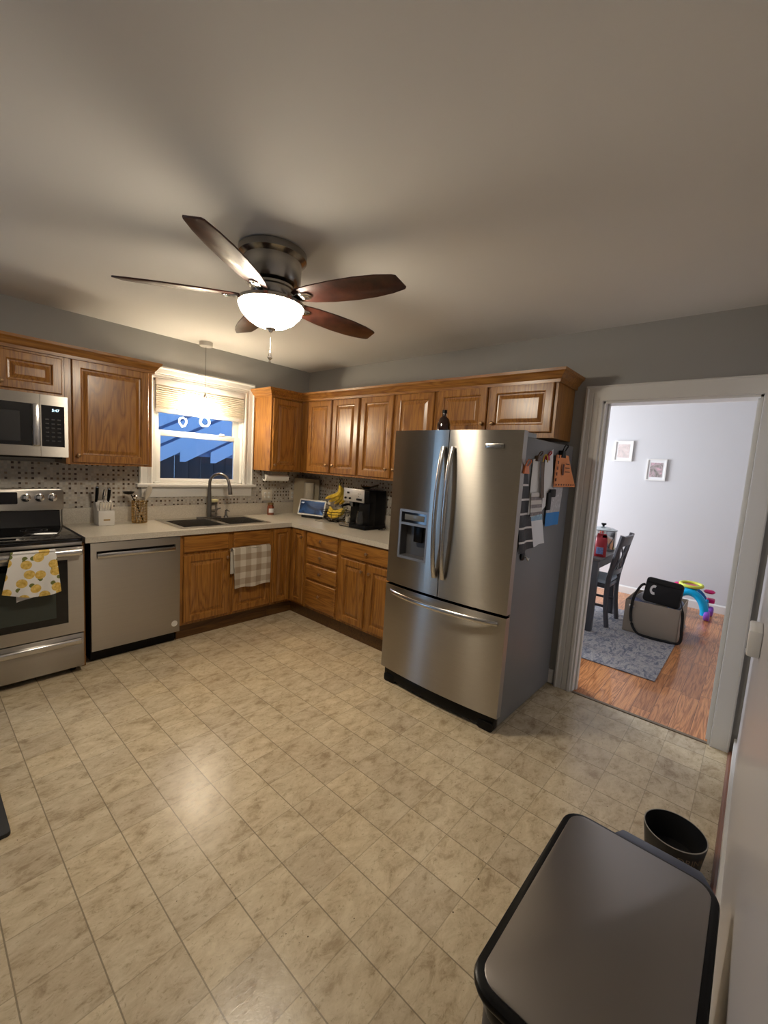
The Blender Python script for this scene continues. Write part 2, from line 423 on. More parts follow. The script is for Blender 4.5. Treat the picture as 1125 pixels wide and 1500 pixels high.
def blade_mat():
    m = mat('cherry_fan_blade', (0.12, 0.03, 0.015), 0.38, coat=0.25); t = NT(m)
    n = t.noise(t.coord((6, 6, 6)), 3, 3, 0.6, 0.4)
    t.col(t.ramp(n, [(0.3, (0.032, 0.010, 0.008)), (0.7, (0.08, 0.023, 0.014))])); return m
M['blade'] = blade_mat()

def fabric(name, col, col2=None, sc=400, rough=0.9):
    m = mat(name, col, rough); t = NT(m); v = t.coord(); n = t.noise(v, sc, 2)
    t.col(t.mix(n, tuple(c*0.8 for c in col), col2 or col)); t.bump(n, 0.3, 0.001); return m

def rugmat():
    m = mat('distressed_rug', (0.3, 0.3, 0.33), 0.95); t = NT(m); v = t.coord((1.6, 3.5, 1))
    a = t.noise(v, 5, 6, 0.7, 1.2); b = t.noise(t.coord(), 60, 4, 0.7)
    c = t.ramp(a, [(0.38, (0.07, 0.09, 0.15)), (0.46, (0.20, 0.21, 0.26)), (0.54, (0.50, 0.47, 0.45)), (0.64, (0.15, 0.17, 0.25))])
    t.col(t.mix(0.35, c, t.ramp(b, [(0.35, (0.12, 0.13, 0.17)), (0.6, (0.45, 0.43, 0.42))]))); t.bump(b, 0.4, 0.003); return m

def lemons():
    m = mat('lemon_print_cotton', (0.8, 0.8, 0.78), 0.9); t = NT(m)
    vo = t.n('ShaderNodeTexVoronoi', voronoi_dimensions='2D'); vo.inputs['Scale'].default_value = 13.5; vo.inputs['Randomness'].default_value = 0.8
    tcn = t.n('ShaderNodeTexCoord'); sp = t.n('ShaderNodeSeparateXYZ'); t.l(tcn.outputs['Object'], sp.inputs[0]); cb = t.n('ShaderNodeCombineXYZ'); t.l(sp.outputs[0], cb.inputs[0]); t.l(sp.outputs[2], cb.inputs[1]); t.l(cb.outputs[0], vo.inputs['Vector'])
    d = vo.outputs['Distance']
    vo2 = t.n('ShaderNodeTexVoronoi', voronoi_dimensions='2D'); vo2.inputs['Scale'].default_value = 30; vo2.inputs['Randomness'].default_value = 1; t.l(cb.outputs[0], vo2.inputs['Vector'])
    sep = t.n('ShaderNodeSeparateColor'); t.l(vo2.outputs['Color'], sep.inputs[0])
    leaf = t.math('MULTIPLY', t.math('LESS_THAN', vo2.outputs['Distance'], 0.40), t.math('GREATER_THAN', sep.outputs[0], 0.66))
    sh = t.ramp(t.noise(t.coord(), 60, 3), [(0.35, (0.58, 0.36, 0.06)), (0.65, (0.82, 0.60, 0.18))])
    c = t.mix(leaf, (0.80, 0.79, 0.78), (0.16, 0.18, 0.05)); c = t.mix(t.math('LESS_THAN', d, 0.36), c, sh); t.col(c); return m
def checks():
    m = mat('buffalo_check_cotton', (0.7, 0.66, 0.58), 0.95); t = NT(m)
    ge = t.n('ShaderNodeNewGeometry'); sp = t.n('ShaderNodeSeparateXYZ'); t.l(ge.outputs['Position'], sp.inputs[0])
    a = t.math('GREATER_THAN', t.math('FRACT', t.math('MULTIPLY', t.math('ADD', sp.outputs[0], 9.0), 9.6)), 0.5)
    b = t.math('GREATER_THAN', t.math('FRACT', t.math('MULTIPLY', t.math('ADD', sp.outputs[2], 9.0), 9.2)), 0.5)
    t.col(t.ramp(t.math('MULTIPLY', t.math('ADD', a, b), 0.5), [(0, (0.62, 0.58, 0.50)), (0.5, (0.45, 0.39, 0.31)), (1.0, (0.33, 0.26, 0.19))]))
    t.bump(t.noise(t.coord(), 500, 2), 0.3, 0.001); return m
def bands(name, axis, period, frac, c1, c2, off=0):
    m = mat(name, c1, 0.5); t = NT(m); ge = t.n('ShaderNodeNewGeometry'); sp = t.n('ShaderNodeSeparateXYZ'); t.l(ge.outputs['Position'], sp.inputs[0])
    f = t.math('FRACT', t.math('DIVIDE', t.math('ADD', sp.outputs[axis], off+50*period), period))
    n = t.noise(t.coord(), 45, 3, 0.7); cc = t.mix(t.ramp(n, [(0.5, (0, 0, 0)), (0.7, (0.5,)*3)]), c1, tuple(min(1, c*2.5+.03) for c in c1))
    t.col(t.mix(t.math('LESS_THAN', f, frac), cc, c2)); return m

# ------------------------------------------------------------------ setting: kitchen shell
H = 2.506; YC = -4.05; XD = -4.6; TH = 0.12
DX1 = 3.35; DY1 = -0.1
struct('floor', MB().box(XD, 0.0, YC, 0, -0.05, 0), M['vinyl']).location = (0, 0, 0)
f = bpy.data.objects['floor']
for v in f.data.vertices: v.co += Vector(f['_w'])
struct('ceiling', MB().box(XD-TH, TH, YC-TH, TH, H, H+0.08), M['ceil'])
# back wall (y=0) with window hole
WX0, WX1, WZ0, WZ1 = -1.665, -0.795, 1.235, 2.14
w = MB(); w.box(XD-TH, -4.4, 0, TH, 0, H); w.box(-4.4, -4.1, 0, TH, 0, 0.45); w.box(-4.4, -4.1, 0, TH, 2.05, H); w.box(-4.1, WX0, 0, TH, 0, H); w.box(WX1, TH, 0, TH, 0, H); w.box(WX0, WX1, 0, TH, 0, WZ0); w.box(WX0, WX1, 0, TH, WZ1, H)
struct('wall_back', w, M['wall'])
D0, D1, DZ = -3.132, -3.932, 2.032
w = MB(); w.box(0, TH, D0, 0, 0, H); w.box(0, TH, D1, D0, DZ, H); w.box(0, TH, YC-TH, D1, 0, H)
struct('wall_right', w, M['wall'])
struct('wall_near', MB().box(XD-TH, 0, YC-TH, YC, 0, H), M['wallC'])
w = MB(); w.box(XD-TH, XD, YC, 0, 0, H)
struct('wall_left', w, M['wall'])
# baseboards
struct('baseboard_near', MB().prism([(YC, 0.0), (YC+0.013, 0.0), (YC+0.013, 0.095), (YC+0.011, 0.10), (YC, 0.10)], lambda p, q, t: (t, p, q), -3.3, -0.02), M['trim'])
struct('trim_1', MB().prism([(YC+0.0131, 0), (YC+0.031, 0), (YC+0.028, 0.01), (YC+0.021, 0.018), (YC+0.0131, 0.02)], lambda p, q, t: (t, p, q), -3.3, -0.02), mat('stained_shoe_moulding', (0.22, 0.09, 0.05), 0.4))
struct('baseboard_right', MB().prism([(0, 0.012), (-0.014, 0.012), (-0.014, 0.095), (-0.006, 0.11), (0, 0.11)], lambda p, q, t: (p, t, q), -3.0, -2.94), M['trim'])

# ------------------------------------------------------------------ doorway
dr = bpy.data.objects.new('door_1', None); C.objects.link(dr); dr.location = (0, -3.5, 0); dr['_w'] = (0, -3.5, 0); dr['kind'] = 'structure'
prof = [(0, 0), (0.018, 0), (0.022, 0.012), (0.016, 0.022), (0.016, 0.045), (0.012, 0.05), (0.016, 0.055), (0.016, 0.085), (0.022, 0.095), (0.020, 0.112), (0, 0.115)]
def casing_v(y0, sgn, z1, wdt, xs=-1, x0=0.0):
    pts = [(a, b*wdt/0.115) for a, b in prof]
    return MB().prism(pts, lambda p, q, t: (x0+xs*p, y0+sgn*q, t), 0, z1)
def frame_sweep(pf, path, outs, fn):
    mb = MB(); n = len(pf); vs = []; fs = []
    for (a, b), (ia, ib) in zip(path, outs):
        for (d, q) in pf: vs.append(fn(a+ia*q, b+ib*q, d))
    for i in range(len(path)-1):
        for k in range(n): fs.append([i*n+k, i*n+(k+1) % n, (i+1)*n+(k+1) % n, (i+1)*n+k])
    fs.append(list(range(n))); fs.append([(len(path)-1)*n+k for k in range(n)])
    return mb.add(vs, fs)
flat_ = [(0, 0), (0.018, 0), (0.021, 0.008), (0.018, 0.016), (0.018, 0.104), (0.020, 0.112), (0, 0.115)]
cf = lambda a, b, d: (-d, a, b)
obj('door_casing', frame_sweep(prof, [(-3.017, 0), (-3.017, 2.135)], [(-1, 0), (-1, -0.9)], cf), M['trim'], dr)
obj('head_casing', frame_sweep(flat_, [(-3.017, 2.135), (-4.022, 2.135)], [(-1, -0.9), (0.78, -0.9)], cf), M['trim'], dr)
obj('door_casing', frame_sweep(flat_, [(-4.022, 2.135), (-4.022, 0)], [(0.78, -0.9), (0.78, 0)], cf), M['trim'], dr)
jb = MB(); jb.box(-0.004, TH+0.004, D0-0.012, D0, 0, DZ); jb.box(-0.004, TH+0.004, D1, D1+0.012, 0, DZ); jb.box(-0.004, TH+0.004, D1, D0, DZ-0.012, DZ)
jb.box(0.05, 0.085, D0-0.024, D0-0.012, 0, DZ-0.012); jb.box(0.05, 0.085, D1+0.012, D1+0.024, 0, DZ-0.012)
obj('jamb', jb, M['trim'], dr)
obj('door_casing', casing_v(-3.017, -1, 2.135, 0.115, 1, TH), M['trim'], dr)
obj('threshold', MB().prism([(-0.012, 0), (0.02, 0), (0.016, 0.005), (-0.008, 0.005)], lambda p, q, t: (p, t, q), D1+0.012, D0-0.012), mat('dark_threshold', (0.22, 0.17, 0.12), 0.5, 0.3), dr)

# ------------------------------------------------------------------ dining room shell
struct('floor_dining', MB().box(0.0, DX1, -6.0, DY1, -0.05, 0.0), M['planks'])
f = bpy.data.objects['floor_dining']; f.location = (0, 0, 0)
for v in f.data.vertices: v.co += Vector(f['_w'])
struct('ceiling_dining', MB().box(TH, DX1+TH, -6.0, DY1+TH, H, H+0.08), M['ceil'])
struct('wall_dining_far', MB().box(DX1, DX1+TH, -6.0, DY1+TH, 0, H), M['dwall'])
w = MB(); w.box(TH, 1.2, DY1, DY1+TH, 0, H); w.box(2.8, DX1, DY1, DY1+TH, 0, H); w.box(1.2, 2.8, DY1, DY1+TH, 0, 0.8); w.box(1.2, 2.8, DY1, DY1+TH, 2.2, H)
struct('wall_dining_back', w, M['dwall'])
struct('wall_dining_near', MB().box(TH, DX1, -6.1, -6.0, 0, H), M['dwall'])
struct('wall_dining_side', MB().box(0.0, TH, -6.0, YC-TH, 0, H), M['dwall'])
struct('baseboard_dining', MB().prism([(0, 0), (-0.015, 0), (-0.015, 0.085), (-0.006, 0.10), (0, 0.10)], lambda p, q, t: (DX1+p, t, q), -6.0, DY1), M['trim'])

# ------------------------------------------------------------------ kitchen window
wn = bpy.data.objects.new('window_1', None); C.objects.link(wn); wn.location = (-1.23, 0, 1.235); wn['_w'] = (-1.23, 0, 1.235); wn['kind'] = 'structure'
pf = [(0, 0), (0.02, 0), (0.026, 0.012), (0.018, 0.025), (0.018, 0.06), (0.013, 0.066), (0.018, 0.072), (0.018, 0.085), (0.024, 0.095), (0.018, 0.11), (0, 0.11)]
obj('window_casing', frame_sweep(pf, [(-1.775, 1.235), (-1.775, 2.245), (-0.695, 2.245), (-0.695, 1.235)], [(1, 0), (1, -1), (-1, -1), (-1, 0)], lambda a, b, d: (a, -d, b)), M['trim'], wn)
obj('window_stool', MB().box(-1.80, -0.67, -0.055, 0.03, 1.207, 1.235, 0.006), M['trim'], wn)
obj('window_apron', MB().box(-1.755, -0.70, -0.016, 0.0, 1.115, 1.207, 0.004), M['trim'], wn)
jb = MB(); jb.box(WX0-0.001, WX0+0.02, -0.004, TH, WZ0, WZ1); jb.box(WX1-0.02, WX1+0.001, -0.004, TH, WZ0, WZ1); jb.box(WX0, WX1, -0.004, TH, WZ1-0.02, WZ1+0.001); jb.box(WX0, WX1, -0.004, TH, WZ0-0.001, WZ0+0.014)
obj('window_jamb', jb, M['trim'], wn)
def sash(name, x0, x1, z0, z1, y, st, bot, top):
    s = MB(); s.box(x0, x0+st, y, y+0.03, z0, z1, 0.003); s.box(x1-st, x1, y, y+0.03, z0, z1, 0.003)
    s.box(x0+st-0.003, x1-st+0.003, y, y+0.03, z0, z0+bot, 0.003); s.box(x0+st-0.003, x1-st+0.003, y, y+0.03, z1-top, z1, 0.003)
    o = obj(name, s, M['trim'], wn)
    obj('pane', MB().box(x0+st-0.002, x1-st+0.002, y+0.012, y+0.016, z0+bot-0.002, z1-top+0.002), M['pane'], o)
sash('lower_sash', -1.645, -0.815, 1.25, 1.70, 0.04, 0.062, 0.03, 0.042)
sash('upper_sash', -1.645, -0.815, 1.68, 2.12, 0.075, 0.06, 0.03, 0.04)
lk = MB(); lk.box(-1.045, -0.985, 0.035, 0.07, 1.70, 1.712, 0.003); lk.cyl((-1.015, 0.05, 1.71), (-1.015, 0.05, 1.724), 0.012); lk.box(-1.02, -0.985, 0.036, 0.052, 1.712, 1.722, 0.002)
obj('sash_lock', lk, M['white'], wn)
# cellular shade
sh = thing('cellular_shade', 'off-white pleated cellular shade pulled halfway down over the window', 'window shade', (-1.23, 0.012, 1.865))
NP = 12
def shade(u, v):
    z = 1.885+(2.09-1.885)*v; k = v*NP*2; tri = abs((k % 2)-1)
    return (-1.642+0.824*u, -0.004-0.014*tri, z)
obj('pleated_fabric', MB().surf(2, NP*2+1, lambda u, v: shade(u, v), smooth=False, thick=0.012), mat('shade_fabric', (0.60, 0.55, 0.46), 0.9), sh)
obj('bottom_rail', MB().box(-1.645, -0.815, -0.022, 0.02, 1.855, 1.885, 0.005), M['white'], sh)
obj('headrail', MB().box(-1.645, -0.815, -0.028, 0.03, 2.09, 2.14, 0.004), M['white'], sh)

# ------------------------------------------------------------------ outside the window
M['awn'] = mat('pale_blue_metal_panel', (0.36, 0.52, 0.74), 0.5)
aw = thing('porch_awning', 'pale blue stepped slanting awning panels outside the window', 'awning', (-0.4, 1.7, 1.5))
obj('back_panel', MB().box(-3.2, 2.6, 1.74, 1.76, 1.478, 3.4), mat('painted_shade_blue', (0.16, 0.27, 0.50), 0.5), aw)  # shade of the awning ribs painted in as a darker blue than the boards
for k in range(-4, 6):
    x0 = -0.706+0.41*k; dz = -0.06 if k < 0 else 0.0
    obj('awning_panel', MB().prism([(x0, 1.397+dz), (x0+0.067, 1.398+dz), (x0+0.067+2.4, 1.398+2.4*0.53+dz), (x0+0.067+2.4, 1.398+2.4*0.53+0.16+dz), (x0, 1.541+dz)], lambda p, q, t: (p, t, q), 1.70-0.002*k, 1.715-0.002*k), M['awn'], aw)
fc = MB()
for k in range(34): fc.box(-4.0+k*0.2, -4.0+k*0.2+0.192, 2.6+0.008*(k % 2), 2.63+0.008*(k % 2), 0, 1.85+0.0, 0.003)
tag(obj('board_fence', fc, mat('dark_weathered_boards', (0.075, 0.062, 0.055), 0.8)), 'dark vertical board fence seen low through the window', 'fence')
struct('ground', MB().box(-6, 6, 0.2, 5, -0.3, -0.02), mat('yard_ground', (0.05, 0.06, 0.04), 0.9))

# ------------------------------------------------------------------ cabinets
FA_ = lambda u, v, w: (u, -v, w)       # along back wall: u = x, v = distance out of the wall
FB_ = lambda u, v, w: (-v, u, w)       # along right wall: u = y
def fbox(mb, F, u0, u1, v0, v1, w0, w1, b=0):
    a = F(u0, v0, w0); c = F(u1, v1, w1)
    return mb.box(min(a[0], c[0]), max(a[0], c[0]), min(a[1], c[1]), max(a[1], c[1]), w0, w1, b)
def door_panel(F, u0, u1, w0, w1, v0, st=0.055, flat=False):
    if u0 > u1: u0, u1 = u1, u0
    mb = MB()
    if flat: rings = [(0, 0), (0, 0.013), (0.006, 0.019), (0.010, 0.020)]
    else: rings = [(0, 0), (0, 0.014), (0.005, 0.020), (st-0.006, 0.020), (st, 0.017), (st+0.003, 0.008), (st+0.012, 0.007), (st+0.034, 0.016), (st+0.038, 0.017)]
    vs = []; fs = []
    for (i, h) in rings:
        vs += [F(u0+i, v0+h, w0+i), F(u1-i, v0+h, w0+i), F(u1-i, v0+h, w1-i), F(u0+i, v0+h, w1-i)]
    n = len(rings)
    for k in range(n-1):
        for j in range(4): fs.append([k*4+j, k*4+(j+1) % 4, (k+1)*4+(j+1) % 4, (k+1)*4+j])
    fs.append([0, 1, 2, 3]); fs.append([(n-1)*4+j for j in range(4)])
    return mb.add(vs, fs)
def knob_mb(F, u, v, w):
    ax = '-y' if F is FA_ else '-x'
    return MB().lathe(F(u, v, w), [(0.006, 0), (0.005, 0.010), (0.009, 0.013), (0.0145, 0.019), (0.0135, 0.025), (0.006, 0.029), (0, 0.0295)], 16, ax)
def cab_body(mb, F, u0, u1, v1, w0, w1): fbox(mb, F, u0, u1, 0.0, v1, w0, w1)
def add_door(t, F, u0, u1, w0, w1, v, knob=None, st=0.055, name='door', kind='v'):
    m = M['oakv'] if kind == 'v' else (M['oakx'] if F is FA_ else M['oaky'])
    d = obj(name, door_panel(F, u0, u1, w0, w1, v, st, flat=(kind != 'v')), m, t)
    if knob: obj('knob', knob_mb(F, knob[0], v+0.02, knob[1]), M['knob'], d)
    return d
# base cabinets
BV = 0.60
def base_cab(name, label, F, u0, u1, sink=False):
    t = thing(name, label, 'cabinet', F((u0+u1)/2, 0.3, 0))
    b = MB(); fbox(b, F, u0, u1, 0.004, BV, 0.125, 0.735 if sink else 0.872)
    if sink: fbox(b, F, u0, u1, BV-0.02, BV, 0.7351, 0.872); fbox(b, F, u0, u0+0.015, 0.004, BV-0.0201, 0.7351, 0.872); fbox(b, F, u1-0.015, u1, 0.004, BV-0.0201, 0.7351, 0.872)
    obj('cabinet_body', b, M['oakv'], t)
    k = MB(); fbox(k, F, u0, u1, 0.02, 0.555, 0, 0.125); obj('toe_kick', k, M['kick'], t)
    return t
t = base_cab('sink_cabinet', 'oak base cabinet under the double sink, left door bare, right door behind a checked towel', FA_, -1.683, -0.835, True)
add_door(t, FA_, -1.652, -1.27, 0.725, 0.86, BV, name='drawer_front', kind='h'); add_door(t, FA_, -1.222, -0.856, 0.725, 0.86, BV, name='drawer_front', kind='h')
add_door(t, FA_, -1.652, -1.262, 0.148, 0.702, BV, (-1.287, 0.655)); add_door(t, FA_, -1.225, -0.845, 0.148, 0.702, BV, (-1.2, 0.655))
t = thing('corner_base_cabinet', 'oak corner base cabinet with two narrow tall doors meeting in the corner', 'cabinet', (-0.4, -0.4, 0))
b = MB(); b.slab([-0.832, -BV, -0.004], [-0.832, -BV, -0.004], lambda i, j: not (i == 0 and j == 0), 0.125, 0.872)
obj('cabinet_body', b, M['oakv'], t)
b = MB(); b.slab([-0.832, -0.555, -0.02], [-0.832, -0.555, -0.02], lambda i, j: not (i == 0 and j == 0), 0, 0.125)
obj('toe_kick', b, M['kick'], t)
add_door(t, FA_, -0.815, -0.628, 0.148, 0.862, BV, st=0.042); add_door(t, FB_, -0.815, -0.628, 0.148, 0.862, BV, (-0.795, 0.80), st=0.042)
t = base_cab('drawer_cabinet', 'oak base cabinet with a stack of four drawers', FB_, -1.295, -0.835)
for (a, b) in ((0.735, 0.862), (0.58, 0.71), (0.425, 0.556), (0.15, 0.402)):
    add_door(t, FB_, -1.276, -0.857, a, b, BV, (-1.072, (a+b)/2+0.003 if a > .2 else 0.286), name='drawer', kind='h')
t = base_cab('base_cabinet', 'oak base cabinet beside the fridge, one wide drawer over two doors', FB_, -2.07, -1.297)
add_door(t, FB_, -2.04, -1.322, 0.722, 0.858, BV, (-1.645, 0.792), name='drawer', kind='h')
add_door(t, FB_, -1.625, -1.335, 0.15, 0.704, BV, (-1.598, 0.636)); add_door(t, FB_, -2.04, -1.66, 0.15, 0.704, BV, (-1.69, 0.636))
tag(obj('filler_panel', MB().box(-2.335, -2.312, -0.60, -0.004, 0.0, 0.872, 0.002), oak('dark_oak_panel', 2, 0.5)), 'thin dark wood end panel between stove and dishwasher', 'panel')
# upper cabinets
UV = 0.315; UB, UT = 1.39, 2.135
def upper(name, label, F, u0, u1, w0=UB, w1=UT):
    t = thing(name, label, 'cabinet', F((u0+u1)/2, 0.16, w0))
    b = MB(); fbox(b, F, u0, u1, 0.002, UV, w0, w1); obj('cabinet_body', b, M['oakv'], t)
    return t
t = upper('wall_cabinet', 'oak wall cabinet left of the window with one large door', FA_, -2.345, -1.783)
add_door(t, FA_, -2.307, -1.812, 1.405, 2.115, UV, (-2.277, 1.455))
t = upper('wall_cabinet', 'short oak wall cabinet above the microwave', FA_, -3.10, -2.347, 1.845)
add_door(t, FA_, -2.70, -2.362, 1.865, 2.10, UV, (-2.68, 1.90)); add_door(t, FA_, -3.085, -2.74, 1.865, 2.10, UV, (-2.77, 1.90))
t = upper('wall_cabinet', 'oak wall cabinet right of the window with its lit side towards the window', FA_, -0.69, -0.318)
add_door(t, FA_, -0.675, -0.345, 1.405, 2.105, UV, (-0.655, 1.455))
b = MB(); b.box(-0.317, -0.002, -0.41, -0.002, UB, UT); tag(obj('corner_wall_cabinet', b, M['oakv']), 'blind oak corner section between the two runs of wall cabinets', 'cabinet')
t = upper('wall_cabinet', 'oak wall cabinet with two doors above the bananas, nearest the corner', FB_, -1.17, -0.412)
add_door(t, FB_, -0.785, -0.435, 1.41, 2.112, UV, (-0.757, 1.484)); add_door(t, FB_, -1.16, -0.812, 1.41, 2.112, UV, (-0.855, 1.484))
t = upper('wall_cabinet', 'oak wall cabinet with two doors above the coffee maker, half hidden by the fridge', FB_, -2.005, -1.172)
add_door(t, FB_, -1.573, -1.192, 1.41, 2.115, UV, (-1.54, 1.487)); add_door(t, FB_, -1.992, -1.602, 1.41, 2.115, UV, (-1.63, 1.487))
t = upper('wall_cabinet', 'oak wall cabinet over the fridge with two short doors', FB_, -2.94, -2.007, 1.765)
add_door(t, FB_, -2.45, -2.03, 1.80, 2.118, UV, (-2.428, 1.862)); add_door(t, FB_, -2.918, -2.472, 1.80, 2.118, UV, (-2.51, 1.862))
# crown moulding: profile swept along a path round the fronts
cp = [(0.0, 2.115), (0.012, 2.115), (0.014, 2.135), (0.022, 2.142), (0.040, 2.17), (0.052, 2.180), (0.055, 2.197), (0.0, 2.197)]
def sweep(path, outs, cp):
    mb = MB(); n = len(cp); vs = []; fs = []
    for (x, y), (ox, oy) in zip(path, outs):
        for (d, z) in cp: vs.append((x+ox*d, y+oy*d, z))
    for i in range(len(path)-1):
        for k in range(n): fs.append([i*n+k, i*n+(k+1) % n, (i+1)*n+(k+1) % n, (i+1)*n+k])
    fs.append(list(range(n))); fs.append([(len(path)-1)*n+k for k in range(n)])
    return mb.add(vs, fs)
U2 = UV+0.006
tag(obj('crown_molding', sweep([(-3.10, -U2), (-1.781, -U2), (-1.781, -0.002)], [(0, -1), (1, -1), (1, 0)], cp), M['oakx']), 'oak crown moulding along the cabinets left of the window', 'crown moulding')
tag(obj('crown_molding', sweep([(-0.692, -0.002), (-0.692, -U2), (-U2, -U2), (-U2, -2.942), (-0.002, -2.942)], [(-1, 0), (-1, -1), (-1, -1), (-1, -1), (0, -1)], cp), M['oaky']), 'oak crown moulding from the window round the corner to the end over the fridge', 'crown moulding')

# ------------------------------------------------------------------ countertop
ct = thing('countertop', 'L-shaped speckled beige laminate countertop with short backsplash lip', 'countertop', (-1.2, -0.3, 0.874))
xs = [-2.314, -1.63, -0.86, -0.635, -0.003]; ys = [-2.075, -0.635, -0.54, -0.10, -0.003]
def keep(i, j):
    if j == 0: return i == 3
    return not (i == 1 and j == 2)
obj('counter_slab', MB().slab(xs, ys, keep, 0.874, 0.915), M['counter'], ct)
bl = MB(); bl.box(-2.314, -0.02, -0.022, -0.002, 0.915, 1.04, 0.003); bl.box(-0.022, -0.002, -2.075, -0.002, 0.915, 1.04, 0.003)
obj('backsplash_lip', bl, M['counter'], ct)
bs = MB(); bs.box(-3.1, -1.777, -0.0065, -0.0005, 1.0405, 1.389); bs.box(-1.777, -0.693, -0.0065, -0.0005, 1.0405, 1.114); bs.box(-0.693, -0.0005, -0.0065, -0.0005, 1.0405, 1.389); bs.box(-3.1, -2.3145, -0.0065, -0.0005, 0.85, 1.0405)
tag(obj('tile_backsplash', bs, M['mosaic']), 'beige and brown mosaic tile on the window wall above the counter', 'backsplash')
tag(obj('tile_backsplash', MB().box(-0.0065, -0.0005, -2.075, -0.007, 1.0405, 1.389), M['mosaic']), 'beige and brown mosaic tile on the fridge wall behind the coffee maker', 'backsplash')

# sink
sk = thing('double_sink', 'stainless steel double bowl drop-in sink below the window', 'sink', (-1.24, -0.32, 0.9))
rx = [-1.66, -1.615, -1.265, -1.215, -0.865, -0.825]; ry = [-0.575, -0.535, -0.155, -0.045]
rim = MB().slab(rx, ry, lambda i, j: not (i in (1, 3) and j == 1), 0.916, 0.922)
obj('sink_rim', rim, M['sink'], sk)
for (a, b) in ((-1.615, -1.265), (-1.215, -0.865)):
    c = MB()
    def ring(i, z): return [(a+i, -0.535+i, z), (b-i, -0.535+i, z), (b-i, -0.155-i, z), (a+i, -0.155-i, z)]
    r0, r1, r2 = ring(0, 0.921), ring(0.012, 0.76), ring(0.04, 0.745)
    c.add(r0+r1+r2, [[k, (k+1) % 4, 4+(k+1) % 4, 4+k] for k in range(4)]+[[4+k, 4+(k+1) % 4, 8+(k+1) % 4, 8+k] for k in range(4)]+[[8, 9, 10, 11]])
    o = obj('sink_bowl', c, M['bowl'], sk)
    obj('drain', MB().lathe(((a+b)/2, -0.345, 0.746), [(0.045, 0), (0.045, 0.003), (0.03, 0.004), (0.028, 0.001), (0, 0.001)], 20), M['chrome'], o)
# faucet
fx, fy = -1.195, -0.10
fa = thing('gooseneck_faucet', 'dark nickel gooseneck pull-down faucet behind the sink', 'faucet', (fx, fy, 0.922))
obj('base_plate', MB().rbox(fx-0.12, fx+0.12, fy-0.024, fy+0.024, 0.922, 0.932, 0.022, 'z', 0.003), M['faucet'], fa)
dx, dy = 0.55, -0.83
pts = [(fx, fy, 0.93), (fx, fy, 1.0), (fx, fy, 1.245)]
for k in range(1, 13):
    a = PI*k/12*0.95; r = 0.098; pts.append((fx+dx*(r-r*math.cos(a)), fy+dy*(r-r*math.cos(a)), 1.245+r*math.sin(a)))
e = pts[-1]; pts.append((e[0]+dx*0.004, e[1]+dy*0.004, e[2]-0.02))
obj('spout', MB().tube(pts, [0.021, 0.021, 0.0135]+[0.0135]*13, 14), M['faucet'], fa)
e = pts[-1]
obj('spray_head', MB().tube([e, (e[0]+dx*0.006, e[1]+dy*0.006, e[2]-0.03), (e[0]+dx*0.012, e[1]+dy*0.012, e[2]-0.085)], [0.015, 0.018, 0.019], 14), M['faucet'], fa)
obj('lever_handle', MB().cyl((fx, fy, 0.985), (fx+0.05, fy-0.005, 0.985), 0.012).tube([(fx+0.045, fy, 0.985), (fx+0.065, fy-0.01, 1.0), (fx+0.10, fy-0.03, 1.015)], [0.008, 0.007, 0.006], 8), M['faucet'], fa)
sd = thing('soap_dispenser', 'small dark pump soap dispenser set in the sink rim', 'soap dispenser', (-1.02, -0.09, 0.922))
obj('pump_base', MB().lathe((-1.02, -0.09, 0.922), [(0.022, 0), (0.02, 0.008), (0.011, 0.012), (0.011, 0.045), (0.008, 0.05), (0, 0.05)], 16), M['faucet'], sd)
obj('pump_spout', MB().tube([(-1.02, -0.09, 0.97), (-1.02, -0.09, 0.985), (-1.02, -0.105, 0.99), (-1.02, -0.155, 0.982)], [0.008, 0.008, 0.007, 0.005], 10), M['faucet'], sd)
ss = thing('sponge_holder', 'dark wire sponge stand behind the faucet holding a sponge', 'sponge holder', (-1.13, -0.045, 0.922))
hb = MB()
for z in (0.925, 0.985, 1.06): hb.tube([(-1.13+0.045*math.cos(a), -0.045+0.020*math.sin(a), z) for a in [k*PI/8 for k in range(16)]], 0.003, 6, True)
for a in (0.3, 1.9, 3.5, 5.1): hb.cyl((-1.13+0.045*math.cos(a), -0.045+0.020*math.sin(a), 0.925), (-1.13+0.045*math.cos(a), -0.045+0.020*math.sin(a), 1.06), 0.003, seg=6)
hb.box(-1.165, -1.095, -0.062, -0.028, 1.048, 1.052)
obj('wire_frame', hb, M['faucet'], ss)
tag(obj('sponge', MB().box(-1.175, -1.085, -0.068, -0.024, 1.062, 1.092, 0.01), fabric('yellow_sponge', (0.72, 0.66, 0.36), sc=900)), 'pale yellow sponge lying on the wire stand behind the faucet', 'sponge')

# ------------------------------------------------------------------ dishwasher
dw = thing('dishwasher', 'stainless steel dishwasher with pocket handle between stove and sink cabinet', 'dishwasher', (-1.985, -0.3, 0))
x0, x1 = -2.285, -1.687
obj('tub_body', MB().box(x0+0.003, x1-0.003, -0.60, -0.01, 0.10, 0.868), M['darkgap'], dw)
d = MB()
